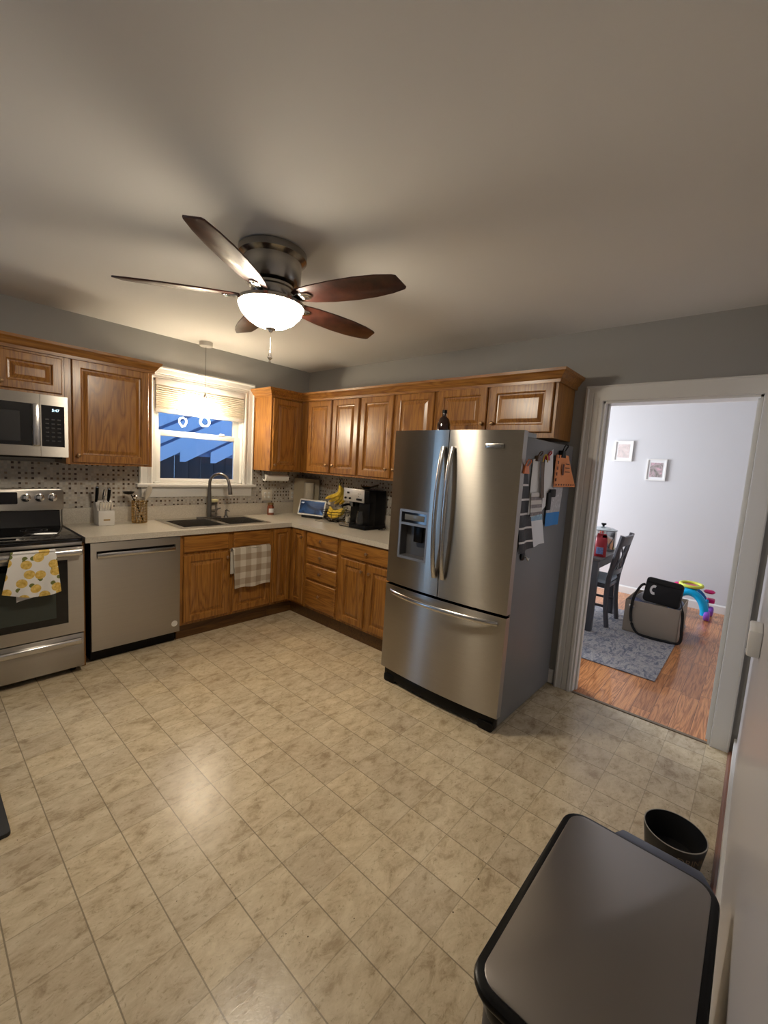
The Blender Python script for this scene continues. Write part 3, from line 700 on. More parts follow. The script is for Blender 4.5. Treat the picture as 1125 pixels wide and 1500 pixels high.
# front panel with handle pocket cut out
d.slab([x0, x0+0.035, x1-0.037, x1], [0.098, 0.77, 0.81, 0.868], lambda i, j: not (i == 1 and j == 1), 0.60, 0.632)
d.v = [(a, -c, b) for a, b, c in d.v]
obj('front_panel', d, M['ss'], dw)
obj('handle_pocket', MB().box(x0+0.03, x1-0.03, -0.612, -0.60, 0.765, 0.815), M['darkgap'], dw)
obj('handle', MB().box(x0+0.036, x1-0.038, -0.646, -0.614, 0.762, 0.796, 0.005), M['handle'], dw)
obj('toe_kick', MB().box(x0+0.01, x1-0.01, -0.56, -0.03, 0.004, 0.098), M['black'], dw)
lg = MB(); lg.tube([(-1.727+0.021*math.cos(a), -0.6335, 0.170+0.021*math.sin(a)) for a in [k*PI/16 for k in range(32)]], 0.003, 6, True)
tm = text_mb('GE', 0.024, lambda a, b: (-1.727+a, -0.6335, 0.170+b)); lg.add(tm.v, tm.f)
lg.add([(-1.727+0.019*math.cos(a), -0.6325, 0.170+0.019*math.sin(a)) for a in [k*PI/10 for k in range(20)]], [list(range(20))])
obj('badge', lg, mat('badge_silver', (0.78, 0.75, 0.70), 0.5, 0.0), dw)

# ------------------------------------------------------------------ stove
sv = thing('electric_range', 'stainless steel electric range with black glass cooktop at the left edge', 'stove', (-2.72, -0.35, 0))
sx0, sx1 = -3.10, -2.338
obj('range_body', MB().box(sx0+0.004, sx1-0.004, -0.655, -0.012, 0.03, 0.895), M['darkgap'], sv)
obj('cooktop', MB().box(sx0, sx1, -0.672, -0.08, 0.895, 0.921, 0.006), M['blackglass'], sv)
for (bx, by, br) in ((-2.52, -0.50, 0.10), (-2.52, -0.24, 0.075), (-2.91, -0.50, 0.075), (-2.91, -0.24, 0.10)):
    b = MB()
    for rr in (br, br*0.62):
        n = 40; vs = [(bx+rr*math.cos(2*PI*k/n), by+rr*math.sin(2*PI*k/n), 0.9214) for k in range(n)]+[(bx+(rr-0.0025)*math.cos(2*PI*k/n), by+(rr-0.0025)*math.sin(2*PI*k/n), 0.9214) for k in range(n)]
        b.add(vs, [[k, (k+1) % n, n+(k+1) % n, n+k] for k in range(n)])
    obj('burner_ring', b, mat('burner_marking', (0.05, 0.05, 0.05), 0.3), sv)
obj('back_glass', MB().prism([(-0.085, 0.92), (-0.025, 0.92), (-0.025, 1.05), (-0.06, 1.05)], lambda p, q, t: (t, p, q), sx0+0.01, sx1-0.0), M['blackglass'], sv)
obj('control_panel', MB().rbox(sx0, sx1+0.022, -0.085, -0.02, 1.038, 1.195, 0.022, 'y', 0.004), M['ssx'], sv)
obj('clock_display', MB().rbox(-2.86, -2.582, -0.0875, -0.08, 1.088, 1.172, 0.008, 'y', 0.0), M['blackglass'], sv)
for kx in (-2.536, -2.459, -2.383, -2.905, -2.98):
    k = obj('burner_knob', MB().lathe((kx, -0.085, 1.132), [(0.029, 0), (0.029, 0.004), (0.023, 0.006), (0.021, 0.022), (0.017, 0.025), (0, 0.025)], 24, '-y'), M['chrome'], sv)
    obj('knob_grip', MB().box(kx-0.005, kx+0.005, -0.118, -0.105, 1.112, 1.152, 0.002), M['chrome'], k)
# front: vent strip, door, drawer
obj('vent_strip', MB().box(sx0+0.002, sx1-0.002, -0.665, -0.64, 0.872, 0.896, 0.002), M['ssx'], sv)
dd = MB().slab([sx0+0.003, -3.012, -2.426, sx1-0.003], [0.285, 0.365, 0.788, 0.868], lambda i, j: not (i == 1 and j == 1), 0.655, 0.69)
dd.v = [(a, -c, b) for a, b, c in dd.v]
od = obj('oven_door', dd, M['ssx'], sv)
obj('oven_window', MB().box(-3.015, -2.423, -0.6885, -0.66, 0.362, 0.791), M['blackglass'], od)
obj('inner_window', MB().box(-2.95, -2.49, -0.6895, -0.688, 0.41, 0.745), M['ovenglass'], od)
hd = MB(); hp = []
for k in range(13):
    u = k/12; x = sx0+0.02+(sx1-sx0-0.04)*u; hp.append((x, -0.725-0.012*math.sin(PI*u), 0.838))
hd.tube(hp, 0.022, 12, flat=0.5, up=(0, 0, 1)); hd.box(sx0+0.012, sx0+0.04, -0.73, -0.685, 0.82, 0.856, 0.005); hd.box(sx1-0.04, sx1-0.012, -0.73, -0.685, 0.82, 0.856, 0.005)
obj('oven_handle', hd, M['handle'], od)
sdw = obj('storage_drawer', MB().box(sx0+0.003, sx1-0.003, -0.688, -0.655, 0.045, 0.277, 0.004), M['ssx'], sv)
obj('drawer_handle', MB().rbox(sx0+0.02, sx1-0.02, -0.712, -0.68, 0.205, 0.25, 0.014, 'x', 0.003), M['handle'], sdw)
for x in (sx0+0.05, sx1-0.05):
    for y in (-0.6, -0.08): obj('foot', MB().cyl((x, y, 0), (x, y, 0.035), 0.018), M['black'], sv)
# lemon towel over the handle
tw = thing('lemon_towel', 'white dish towel with yellow lemon print hanging on the oven handle', 'towel', (-2.61, -0.75, 0.56))
def tow(u, v):
    # v 0 top .. 1 bottom ; drapes from handle top
    wl = -2.713+(-0.045)*v; wr = -2.50+0.025*v
    x = wl+(wr-wl)*u
    z = 0.868-0.235*v-0.035*v*math.sin(u*PI*0.9)*0.9-0.02*v*u
    y = -0.757-0.006*math.sin(u*15+v*2)*v-0.012*v*(1-v)
    if v < 0.06: y += 0.01*(1-v/0.06)
    return (x, y, z)
obj('front_layer', MB().surf(24, 20, tow, thick=-0.003), lemons(), tw)
def tow2(u, v):
    x = -2.70+0.19*u; z = 0.868-(0.30-0.045*u)*v; return (x+0.01*v, -0.732+0.004*math.sin(u*12)*v+0.012*v-0.02*v, z)
obj('back_layer', MB().surf(14, 12, tow2, thick=0.002), fabric('white_towel', (0.76, 0.75, 0.76)), tw)
obj('fold_over', MB().surf(10, 9, lambda u, v: (-2.713+0.213*u, -0.743-0.016*math.cos(PI*v), 0.866+0.008*math.sin(PI*v)), thick=0.002), lemons(), tw)

# ------------------------------------------------------------------ microwave
mw = thing('microwave_oven', 'over-the-range stainless microwave with black glass door at the left edge', 'microwave', (-2.72, -0.2, 1.44))
mx0, mx1 = -3.10, -2.348
obj('case', MB().box(mx0, mx1, -0.375, -0.01, 1.435, 1.842, 0.003), M['ssx'], mw)
obj('case_underside', MB().box(mx0+0.01, mx1-0.03, -0.37, -0.03, 1.425, 1.4345), M['blackm'], mw)
dd = MB().slab([mx0, -3.05, -2.54, -2.499], [1.438, 1.505, 1.775, 1.841], lambda i, j: not (i == 1 and j == 1), 0.376, 0.402); dd.v = [(a, -c, b) for a, b, c in dd.v]
d = obj('door', dd, M['ssx'], mw)
obj('door_glass', MB().box(-3.052, -2.538, -0.399, -0.376, 1.503, 1.777), M['blackglass'], d)
obj('viewing_window', MB().box(-3.0, -2.60, -0.4, -0.398, 1.53, 1.72), mat('microwave_mesh', (0.025, 0.026, 0.028), 0.25), d)
obj('door_handle', MB().box(-2.539, -2.501, -0.418, -0.402, 1.506, 1.776, 0.005), M['handle'], d)
dd = MB().slab([-2.497, -2.492, -2.368, mx1], [1.438, 1.505, 1.775, 1.841], lambda i, j: not (i == 1 and j == 1), 0.376, 0.402); dd.v = [(a, -c, b) for a, b, c in dd.v]
d = obj('control_panel', dd, M['ssx'], mw)
obj('keypad_glass', MB().box(-2.494, -2.366, -0.3995, -0.376, 1.503, 1.777), M['blackglass'], d)
obj('clock_digits', text_mb('5:47', 0.024, lambda a, b: (-2.415+a, -0.4, 1.745+b)), mat('lit_digits', (0.2, 0.4, 0.6), 0.4, emit=(0.55, 0.85, 1.0), es=2.2), d)
kb = MB()
for i in range(3):
    for j in range(6): kb.box(-2.47+i*0.032, -2.452+i*0.032, -0.4, -0.3994, 1.54+j*0.028, 1.548+j*0.028)
obj('keys', kb, mat('key_print', (0.016, 0.016, 0.016), 0.4), d)

# ------------------------------------------------------------------ refrigerator
fr = thing('refrigerator', 'large stainless steel french door refrigerator with ice dispenser', 'refrigerator', (-0.45, -2.54, 0))
FY0, FY1, FM = -3.0, -2.10, -2.546
obj('cabinet_body', MB().box(-0.838, -0.05, -2.985, FY1-0.005, 0.03, 1.728, 0.004), M['gside'], fr)
def bow(y): # curved front
    u = (y-(FY0+FY1)/2)/((FY1-FY0)/2); return -0.893-0.028*(1-u*u)
def front(y0, y1, z0, z1, hole=None):
    n = 14; pts = [(-0.845, y0), (-0.845, y1)]
    fr_ = [(bow(y1-(y1-y0)*k/n), y1-(y1-y0)*k/n) for k in range(n+1)]
    e = 0.008
    fr_[0] = (fr_[0][0]+e, fr_[0][1]); fr_[-1] = (fr_[-1][0]+e, fr_[-1][1])
    fr_.insert(1, (bow(y1-0.008), y1-0.008)); fr_.insert(len(fr_)-1, (bow(y0+0.008), y0+0.008))
    pts += fr_
    return MB().prism(pts, lambda p, q, t: (p, q, t), z0, z1)
def smooth_front(o):
    for p in o.data.polygons:
        if p.normal.x < -0.5: p.use_smooth = True
    o.data.set_sharp_from_angle(angle=math.radians(25))
    return o
# left door with dispenser hole: pieces around the recess
HY0, HY1, HZ0, HZ1 = -2.437, -2.200, 0.915, 1.243
dl = MB()
def fpiece(mb, y0, y1, z0, z1, xin=-0.845):
    n = max(1, int(abs(y1-y0)/0.03))
    for k in range(n):
        a = y0+(y1-y0)*k/n; b = y0+(y1-y0)*(k+1)/n
        mb.add([(xin, a, z0), (bow(a), a, z0), (bow(b), b, z0), (xin, b, z0), (xin, a, z1), (bow(a), a, z1), (bow(b), b, z1), (xin, b, z1)],
               [[0, 1, 2, 3], [4, 5, 6, 7], [1, 2, 6, 5]]+([[0, 1, 5, 4]] if k == 0 else [])+([[2, 3, 7, 6]] if k == n-1 else []), True)
fpiece(dl, FM+0.003, HY0, 0.725, 1.757); fpiece(dl, HY1, FY1, 0.725, 1.757)
fpiece(dl, HY0, HY1, 0.725, HZ0); fpiece(dl, HY0, HY1, HZ1, 1.757)
ld = obj('left_door', dl, M['fridge'], fr)
rd = obj('right_door', MB(), M['fridge'], fr) if False else None
m_ = MB(); fpiece(m_, FY0, FM-0.003, 0.725, 1.757); rd = obj('right_door', m_, M['fridge'], fr)
m_ = MB(); fpiece(m_, FY0, FY1, 0.105, 0.708); fz = obj('freezer_drawer', m_, M['fridge'], fr)
for o in (ld, rd, fz): o.data.set_sharp_from_angle(angle=math.radians(30))
gk = MB(); gk.box(-0.85, -0.83, -2.99, FY1-0.01, 0.1, 1.74); obj('door_gasket', gk, M['darkgap'], fr)
# side trim of doors (lighter edge)
# dispenser
dg = MB(); G = 0.016; xo = bow(-2.32)-0.004
dg.slab([HY0, HY0+G, HY1-G, HY1], [HZ0, HZ0+G, 1.142, 1.158, HZ1-G, HZ1], lambda i, j: not (i == 1 and j in (1, 3)), 0.885, -xo+0.0)
dg.v = [(-c, a, b) for a, b, c in dg.v]
dsp = obj('ice_dispenser', dg, mat('dispenser_frame', (0.30, 0.30, 0.31), 0.35, 0.7), ld)
obj('display_screen', MB().box(xo+0.006, xo+0.02, HY0+G-0.002, HY1-G+0.002, 1.156, HZ1-G+0.002), M['blackglass'], dsp)
obj('display_lens', MB().box(xo+0.004, xo+0.008, -2.40, -2.24, 1.175, 1.212, 0.002), mat('display_grey', (0.11, 0.115, 0.12), 0.15), dsp)
rc = MB(); rc.slab([HY0+G-0.003, HY1-G+0.003], [HZ0+G-0.003, 1.145], lambda i, j: True, 0.85, 0.852); rc.v = [(-c, a, b) for a, b, c in rc.v]
rc.box(-0.91, -0.85, HY0+G-0.003, HY0+G+0.001, HZ0+G, 1.145); rc.box(-0.91, -0.85, HY1-G-0.001, HY1-G+0.003, HZ0+G, 1.145); rc.box(-0.915, -0.85, HY0+G, HY1-G, HZ0+G-0.004, HZ0+G+0.004)
obj('recess_liner', rc, mat('recess_grey', (0.10, 0.10, 0.105), 0.35, 0.3), dsp)
obj('paddle', MB().box(-0.885, -0.865, -2.37, -2.30, 1.03, 1.145, 0.006), M['black'], dsp)
def bar_handle(y, lean):
    pts = []
    for k in range(17):
        u = k/16; pts.append((bow(y)-0.010-0.042*math.sin(PI*u)**0.7, y, 0.845+(1.655-0.845)*u))
    return MB().tube(pts, 0.0085, 14, flat=1.9, up=(1, 0, 0))
obj('door_handle', bar_handle(FM+0.030, 0.0), M['handle'], ld); obj('door_handle', bar_handle(FM-0.034, 0.0), M['handle'], rd)
pts = [(-0.905-0.055*math.sin(PI*k/20)**0.6, -2.155-0.80*k/20, 0.668) for k in range(21)]
pts = [(bow(p[1])-0.008-0.05*math.sin(PI*k/20)**0.6, p[1], p[2]) for k, p in enumerate(pts)]
obj('drawer_handle', MB().tube(pts, 0.0105, 10, flat=1.5, up=(1, 0, 0)), M['handle'], fz)
kg = MB(); n = 24
kp = [(-0.80, FY0+0.02)]+[(bow(y)+0.022, y) for y in [FY0+0.02+(FY1-FY0-0.04)*k/n for k in range(n+1)]]+[(-0.80, FY1-0.02)]
obj('kick_grille', kg.prism(kp, lambda p, q, t: (p, q, t), 0.022, 0.10, 0.004), M['black'], fr)
for y in (FY0+0.075, FY1-0.075): obj('roller_foot', MB().rbox(-0.885, -0.82, y-0.05, y+0.05, 0.0, 0.06, 0.018, 'x', 0.004), M['black'], fr)
mhg = mat('hinge_grey', (0.32, 0.35, 0.38), 0.4)
for ya in (-2.975, -2.20): obj('hinge_cover', MB().box(-0.82, -0.66, ya, ya+0.075, 1.7285, 1.758, 0.006), mhg, fr)
bd = MB(); bd.rbox(bow(-2.83)-0.0035, bow(-2.83)+0.004, -2.90, -2.785, 1.655, 1.682, 0.006, 'x', 0.001)
b_ = obj('badge_plate', bd, M['nickel'], rd)
obj('badge_lettering', text_mb('Kenmore', 0.021, lambda a, b: (bow(-2.83)-0.0042, -2.8425-a, 1.669+b)), M['chrome'], b_)

# papers, clips and magnets on the fridge side (plane y = -2.985)
FS = -2.985
def sheet(pts, depth=0.004, wob=0.004, off=0.0):
    """quad outline (x,z)x4: top-left, top-right, bottom-right, bottom-left, gently curling paper"""
    (a, b, c, d) = [Vector(p) for p in pts]
    def fn(u, v):
        t = a.lerp(b, u); bo = d.lerp(c, u); p = t.lerp(bo, v)
        return (p[0], FS-off-0.004-wob*(v**1.5)*(1+math.sin(u*7))-0.002, p[1])
    return MB().surf(8, 12, fn, thick=-0.0012)
def clip(x, z, m, lab, nm='magnet_clip', sz=0.03, off=0.0, grp=None):
    t = thing(nm, lab, 'magnet clip', (x, FS, z), grp)
    obj('clip_body', MB().prism([(-sz, -sz*0.9), (sz, -sz*0.9), (sz*0.6, sz*0.3), (-sz*0.6, sz*0.3)], lambda p, q, t_: (x+p, FS-t_, z+q), 0.0005, 0.012+off, 0.002), m, t)
    wv = MB()
    for s_ in (-1, 1): wv.tube([(x+s_*sz*0.5, FS-0.006-off, z+sz*0.2), (x+s_*sz*0.75, FS-0.02-off, z+sz*1.0), (x+s_*sz*0.35, FS-0.022-off, z+sz*1.25)], 0.004, 6)
    obj('clip_wings', wv, m, t); return t
Mor = mat('orange_plastic', (0.75, 0.22, 0.08), 0.4)
tag(obj('photo_strip', sheet([(-0.885, 1.545), (-0.785, 1.55), (-0.63, 1.09), (-0.815, 1.07)], wob=0.010), bands('photo_strip_print', 2, 0.082, 0.14, (0.012, 0.011, 0.013), (0.75, 0.73, 0.72), 0.02)), 'long strip of dark photos with white borders on the fridge side', 'photo strip')
clip(-0.83, 1.558, Mor, 'orange magnet clip holding the long photo strip', sz=0.036, off=0.012)
tag(obj('document', sheet([(-0.72, 1.61), (-0.63, 1.62), (-0.56, 1.33), (-0.735, 1.29)], wob=0.006), M['paper']), 'white crumpled paper hanging just right of the photo strip', 'paper')
clip(-0.67, 1.625, mat('brown_plastic', (0.10, 0.06, 0.04), 0.4), 'brown magnet clip left of the yellow one', sz=0.026, off=0.010)
tag(obj('flyer', sheet([(-0.70, 1.31), (-0.53, 1.34), (-0.45, 1.10), (-0.64, 1.09)], wob=0.006), bands('pale_flyer_print', 2, 0.4, 0.45, (0.25, 0.42, 0.60), (0.78, 0.80, 0.84), 0.13)), 'pale blue and white flyer, lowest of the papers on the fridge side', 'flyer')
tag(obj('coupon', sheet([(-0.73, 1.42), (-0.58, 1.42), (-0.55, 1.29), (-0.72, 1.28)], wob=0.003, off=0.012), bands('grey_print', 2, 0.045, 0.55, (0.20, 0.17, 0.17), (0.62, 0.60, 0.58))), 'white and dark printed slip over the middle of the hanging papers', 'paper')
tag(obj('letter', sheet([(-0.56, 1.615), (-0.45, 1.685), (-0.40, 1.40), (-0.545, 1.31)], wob=0.004, off=0.006), M['paper']), 'tall white letter hanging left of the orange paper', 'paper')
clip(-0.53, 1.635, mat('red_plastic', (0.45, 0.03, 0.05), 0.4), 'dark red magnet clip beside the orange paper', sz=0.024, off=0.010)
tag(obj('brochure', sheet([(-0.45, 1.45), (-0.20, 1.45), (-0.24, 1.205), (-0.46, 1.205)], wob=0.004, off=0.002), bands('blue_foot_brochure_print', 2, 0.5, 0.17, (0.45, 0.44, 0.46), (0.02, 0.22, 0.60), -1.205)), 'white brochure with a bright blue bottom under the orange paper', 'brochure')
tag(obj('ribbon_bookmark', sheet([(-0.645, 1.60), (-0.60, 1.60), (-0.565, 1.39), (-0.605, 1.385)], wob=0.003, off=0.018), mat('brown_ribbon', (0.16, 0.11, 0.08), 0.6)), 'narrow brown bookmark hanging in front of the white letter', 'bookmark')
rg = MB().tube([(-0.59+0.035*math.cos(a), FS-0.026, 1.60+0.045*math.sin(a)) for a in [k*PI/8 for k in range(9)]], 0.0035, 6)
tag(obj('yellow_cord', rg, mat('yellow_cord', (0.65, 0.45, 0.05), 0.6)), 'small yellow cord loop above the brown bookmark', 'cord')
tag(obj('hair_ties', MB().box(-0.50, -0.44, FS-0.032, FS-0.018, 1.31, 1.42, 0.006).box(-0.47, -0.38, FS-0.034, FS-0.02, 1.39, 1.44, 0.006), M['blackm']), 'black strap bundle hanging between the letter and the brochure', 'strap')
op = thing('orange_paper', 'orange printed paper with dark border at the right of the fridge side', 'paper', (-0.3, FS, 1.46))
obj('paper_sheet', sheet([(-0.405, 1.655), (-0.19, 1.66), (-0.04, 1.455), (-0.43, 1.455)], wob=0.010, off=0.014), mat('orange_paper', (0.78, 0.30, 0.12), 0.8), op)
bdm = MB()
for k in range(9):
    u = k/8; bdm.box(-0.405+0.36*u-0.016, -0.405+0.36*u, FS-0.0405, FS-0.0395, 1.464, 1.474)
for k in range(5): bdm.box(-0.415+0.004*k, -0.400+0.004*k, FS-0.034, FS-0.033, 1.49+0.036*k, 1.51+0.036*k)
bdm.box(-0.32, -0.29, FS-0.036, FS-0.035, 1.53, 1.60); bdm.box(-0.27, -0.20, FS-0.036, FS-0.035, 1.60, 1.606); bdm.box(-0.27, -0.19, FS-0.036, FS-0.035, 1.575, 1.581); bdm.box(-0.27, -0.18, FS-0.036, FS-0.035, 1.55, 1.556)
obj('printed_border', bdm, mat('dark_print', (0.10, 0.04, 0.03), 0.7), op)
clip(-0.29, 1.675, M['black'], 'black magnet clip holding the orange paper', sz=0.038, off=0.016)
mg = thing('magnet_hook', 'small dark magnet below the photo strip', 'magnet', (-0.73, FS, 1.04))
obj('magnet_disc', MB().lathe((-0.735, FS, 1.05), [(0.028, 0.0005), (0.028, 0.010), (0.02, 0.014), (0, 0.014)], 18, '-y'), M['black'], mg)
obj('hook', MB().tube([(-0.735, FS-0.014, 1.05), (-0.735, FS-0.03, 1.045), (-0.72, FS-0.034, 1.025), (-0.70, FS-0.03, 1.035)], 0.004, 6), M['chrome'], mg)

# bottle on fridge
bt = thing('glass_bottle', 'dark brown glass bottle standing on top of the refrigerator', 'bottle', (-0.62, -2.25, 1.728))
bx, by = -0.60, -2.28
obj('bottle_body', MB().lathe((bx, by, 1.729), [(0.042, 0), (0.046, 0.01), (0.046, 0.10), (0.036, 0.135), (0.015, 0.155), (0.014, 0.18), (0, 0.18)], 24), M['amber'], bt)
obj('bottle_cap', MB().lathe((bx, by, 1.905), [(0.017, 0), (0.017, 0.022), (0, 0.023)], 16), M['black'], bt)

# ------------------------------------------------------------------ ceiling fan
FC = (-1.890, -2.102)
fan = thing('ceiling_fan', 'five-blade cherry wood ceiling fan with a lit frosted glass bowl', 'ceiling fan', (FC[0], FC[1], 2.0))
obj('ceiling_canopy', MB().lathe((*FC, 2.37), [(0.05, -0.02), (0.125, -0.015), (0.135, 0.0), (0.137, 0.085), (0.150, 0.092), (0.160, 0.10), (0.160, 0.128), (0.15, 0.136), (0, 0.136)][:], 48), M['nickel'], fan)
obj('motor_housing', MB().lathe((*FC, 2.285), [(0.05, 0), (0.088, 0.004), (0.098, 0.02), (0.098, 0.045), (0.106, 0.05), (0.106, 0.06), (0.085, 0.072), (0.085, 0.09), (0, 0.09)], 40), M['nickel'], fan)
obj('light_fitter', MB().lathe((*FC, 2.255), [(0.02, -0.01), (0.150, -0.004), (0.1585, 0.0), (0.1585, 0.014), (0.12, 0.026), (0.06, 0.034), (0, 0.034)], 40), M['nickel'], fan)
gp = [(0.0, -0.104), (0.035, -0.102), (0.075, -0.090), (0.112, -0.068), (0.140, -0.038), (0.153, -0.01), (0.1545, -0.002)]
obj('glass_bowl', MB().olathe((*FC, 2.2545), gp, 48), M['globe'], fan)
obj('finial', MB().lathe((*FC, 2.132), [(0.0, 0), (0.008, 0.002), (0.012, 0.012), (0.026, 0.016), (0.026, 0.020), (0, 0.022)], 24), M['nickel'], fan)
ch = MB()
z = 2.130
while z > 2.055: ch.lathe((FC[0], FC[1], z-0.003), [(0, -0.0022), (0.0018, 0), (0, 0.0022)], 6); z -= 0.0048
ch.cyl((*FC, 2.132), (*FC, 2.045), 0.0008, seg=6)
pc = obj('pull_chain', ch, M['chrome'], fan)
obj('chain_fob', MB().lathe((*FC, 1.985), [(0, 0), (0.007, 0.004), (0.004, 0.016), (0.013, 0.026), (0.005, 0.050), (0.002, 0.060), (0, 0.062)], 14), M['chrome'], pc)
A0 = 3.7587
LT = 0.695
for k in range(5):
    a = A0-k*2*PI/5; ca, sa = math.cos(a), math.sin(a); tl = -math.radians(13)
    def bf(r, s, t, ca=ca, sa=sa):     # r along blade, s across, t thickness
        z = 2.288+s*math.sin(tl)+t*math.cos(tl)
        s2 = s*math.cos(tl)-t*math.sin(tl)
        return (FC[0]+ca*r-sa*s2, FC[1]+sa*r+ca*s2, z)
    ol = [(0.135, -0.032), (0.16, -0.046), (0.24, -0.060), (0.36, -0.071), (0.48, -0.075), (0.58, -0.070), (0.655, -0.058), (0.672, -0.050), (LT-0.004, 0.028), (LT-0.012, 0.038), (0.62, 0.056), (0.54, 0.069), (0.44, 0.075), (0.32, 0.071), (0.22, 0.058), (0.15, 0.04), (0.135, 0.028)]
    b = obj('blade', MB().prism(ol, bf, -0.0035, 0.0035, 0.0015), M['blade'], fan)
    ir = MB().prism([(0.075, -0.018), (0.14, -0.014), (0.165, -0.026), (0.215, -0.022), (0.232, 0), (0.215, 0.022), (0.165, 0.026), (0.14, 0.014), (0.075, 0.018)], bf, -0.010, -0.0036, 0.0015)
    ir.prism([(0.17, -0.014), (0.215, -0.008), (0.215, 0.008), (0.17, 0.014)], bf, -0.014, -0.009, 0.0015)
    obj('blade_iron', ir, M['chrome'], b)

# ------------------------------------------------------------------ pendant over the sink
px, py = -1.27, -0.14
pn = thing('pendant_light', 'glowing twisted glass loop pendant hanging in front of the window', 'pendant light', (px, py, 1.76))
obj('ceiling_canopy', MB().lathe((px, py, 2.468), [(0, 0), (0.052, 0), (0.056, 0.004), (0.056, 0.037), (0, 0.037)], 32), mat('white_canopy', (0.6, 0.58, 0.55), 0.4, 0.2), pn)
obj('cord', MB().cyl((px, py, 2.06), (px, py, 2.468), 0.0015, seg=6), M['black'], pn)
cp_ = MB().lathe((px, py, 2.02), [(0, 0), (0.016, 0), (0.018, 0.02), (0.008, 0.042), (0, 0.045)], 16)
for a in (0.4, 2.5, 4.6): cp_.tube([(px, py, 2.045), (px+0.022*math.cos(a), py+0.022*math.sin(a), 2.05), (px+0.034*math.cos(a), py+0.034*math.sin(a), 2.035)], 0.003, 6)
obj('lamp_cap', cp_, M['chrome'], pn)
def loop(c, r, ax, tw, n=28, sq=1.0):
    pts = []
    for k in range(n):
        a = 2*PI*k/n; u = r*math.cos(a); v = r*sq*math.sin(a); w_ = 0.010*math.sin(2*a+tw)
        pts.append((c[0]+u*math.cos(ax)-w_*math.sin(ax), c[1]+u*math.sin(ax)+w_*math.cos(ax), c[2]+v))
    return pts
for c, r, ax, tw, sq in (((px-0.005, py, 1.935), 0.05, 0.2, 0.3, 0.9), ((px+0.01, py, 1.915), 0.052, 1.4, 1.0, 0.8), ((px-0.01, py, 1.945), 0.045, 2.4, 2.0, 1.0), ((px, py, 1.812), 0.038, -0.2, 0.0, 1.1)):
    obj('glass_loop', MB().tube(loop(c, r, ax, tw, sq=sq), 0.0075, 8, True), M['led'], pn)
obj('stem', MB().cyl((px, py, 1.86), (px, py, 2.02), 0.006, seg=8), M['led'], pn)

# ------------------------------------------------------------------ things on the counter
CT = 0.9155
kbt = thing('knife_block', 'white knife block full of steel and black knives beside the stove', 'knife block', (-2.07, -0.13, CT))
kM = mat('white_painted_block', (0.72, 0.70, 0.66), 0.45)
sd_ = [(-0.20, CT), (-0.05, CT), (-0.05, CT+0.14), (-0.115, CT+0.195), (-0.175, CT+0.12), (-0.20, CT+0.11)]
obj('block', MB().prism([(-0.185, CT), (-0.06, CT), (-0.045, CT+0.17), (-0.105, CT+0.19), (-0.155, CT+0.115), (-0.185, CT+0.115)], lambda p, q, t: (t, p, q), -2.118, -2.008, 0.003), kM, kbt)
obj('brand_plate', MB().box(-2.085, -2.040, -0.1865, -0.185, CT+0.038, CT+0.050), M['brass'], kbt)
for i in range(5):
    x = -2.103+i*0.020
    tag(obj('steak_knife', MB().tube([(x, -0.158, CT+0.108), (x, -0.175, CT+0.15), (x, -0.188, CT+0.185)], [0.005, 0.007, 0.0075], 8, flat=0.7), M['chrome']), 'small steel-handled steak knife in the front row of the block', 'knife', 'steak knives in the white block')
for x, y, h, m, lab in ((-2.112, -0.10, 0.12, 'black', 'black-handled kitchen knife at the left of the white block'), (-2.03, -0.10, 0.105, 'black', 'black-handled kitchen knife at the right of the white block')):
    tt = thing('kitchen_knife', lab, 'knife', (x, y, CT+0.16))
    obj('handle', MB().tube([(x, y, CT+0.178), (x, y-0.022, CT+0.178+h*0.5), (x, y-0.038, CT+0.178+h)], [0.009, 0.012, 0.012], 10, flat=1.3), M[m], tt)
    obj('end_cap', MB().tube([(x, y-0.038, CT+0.178+h), (x, y-0.041, CT+0.186+h)], [0.012, 0.010], 10, flat=1.3), M['chrome'], tt)
tag(obj('sharpening_steel', MB().tube([(-2.065, -0.10, CT+0.18), (-2.065, -0.12, CT+0.235), (-2.06, -0.13, CT+0.28)], [0.009, 0.011, 0.009], 10, flat=1.4), M['chrome']), 'steel sharpening tool handle in the middle of the white block', 'sharpener')
# utensil holder
ux, uy = -1.807, -0.12
uh = thing('utensil_holder', 'gold wire utensil holder on the counter left of the window', 'utensil holder', (ux, uy, CT))
b = MB(); R0 = 0.056
for k in range(9): b.tube([(ux+R0*math.cos(a), uy+R0*math.sin(a), CT+0.004+k*0.0225) for a in [j*PI/12 for j in range(24)]], 0.0028, 6, True)
for j in range(14):
    a = j*2*PI/14; b.cyl((ux+R0*math.cos(a), uy+R0*math.sin(a), CT+0.003), (ux+R0*math.cos(a), uy+R0*math.sin(a), CT+0.186), 0.0024, seg=6)
b.lathe((ux, uy, CT+0.0005), [(0.055, 0), (0.055, 0.004), (0, 0.004)], 24)
obj('wire_basket', b, M['goldwire'], uh)
tt = thing('ladle', 'dark round ladle leaning left in the gold utensil holder', 'ladle', (ux-0.02, uy, CT+0.005))
obj('handle', MB().tube([(ux+0.03, uy, CT+0.01), (ux-0.02, uy, CT+0.15), (ux-0.065, uy-0.01, CT+0.235)], 0.005, 8), M['black'], tt)
obj('bowl', MB().lathe((ux-0.085, uy-0.01, CT+0.235), [(0.0, 0), (0.03, 0.006), (0.046, 0.026), (0.044, 0.026), (0.028, 0.010), (0, 0.004)], 20), M['black'], tt)
tt = thing('slotted_spoon', 'steel spoon standing in the gold utensil holder', 'spoon', (ux, uy, CT+0.005))
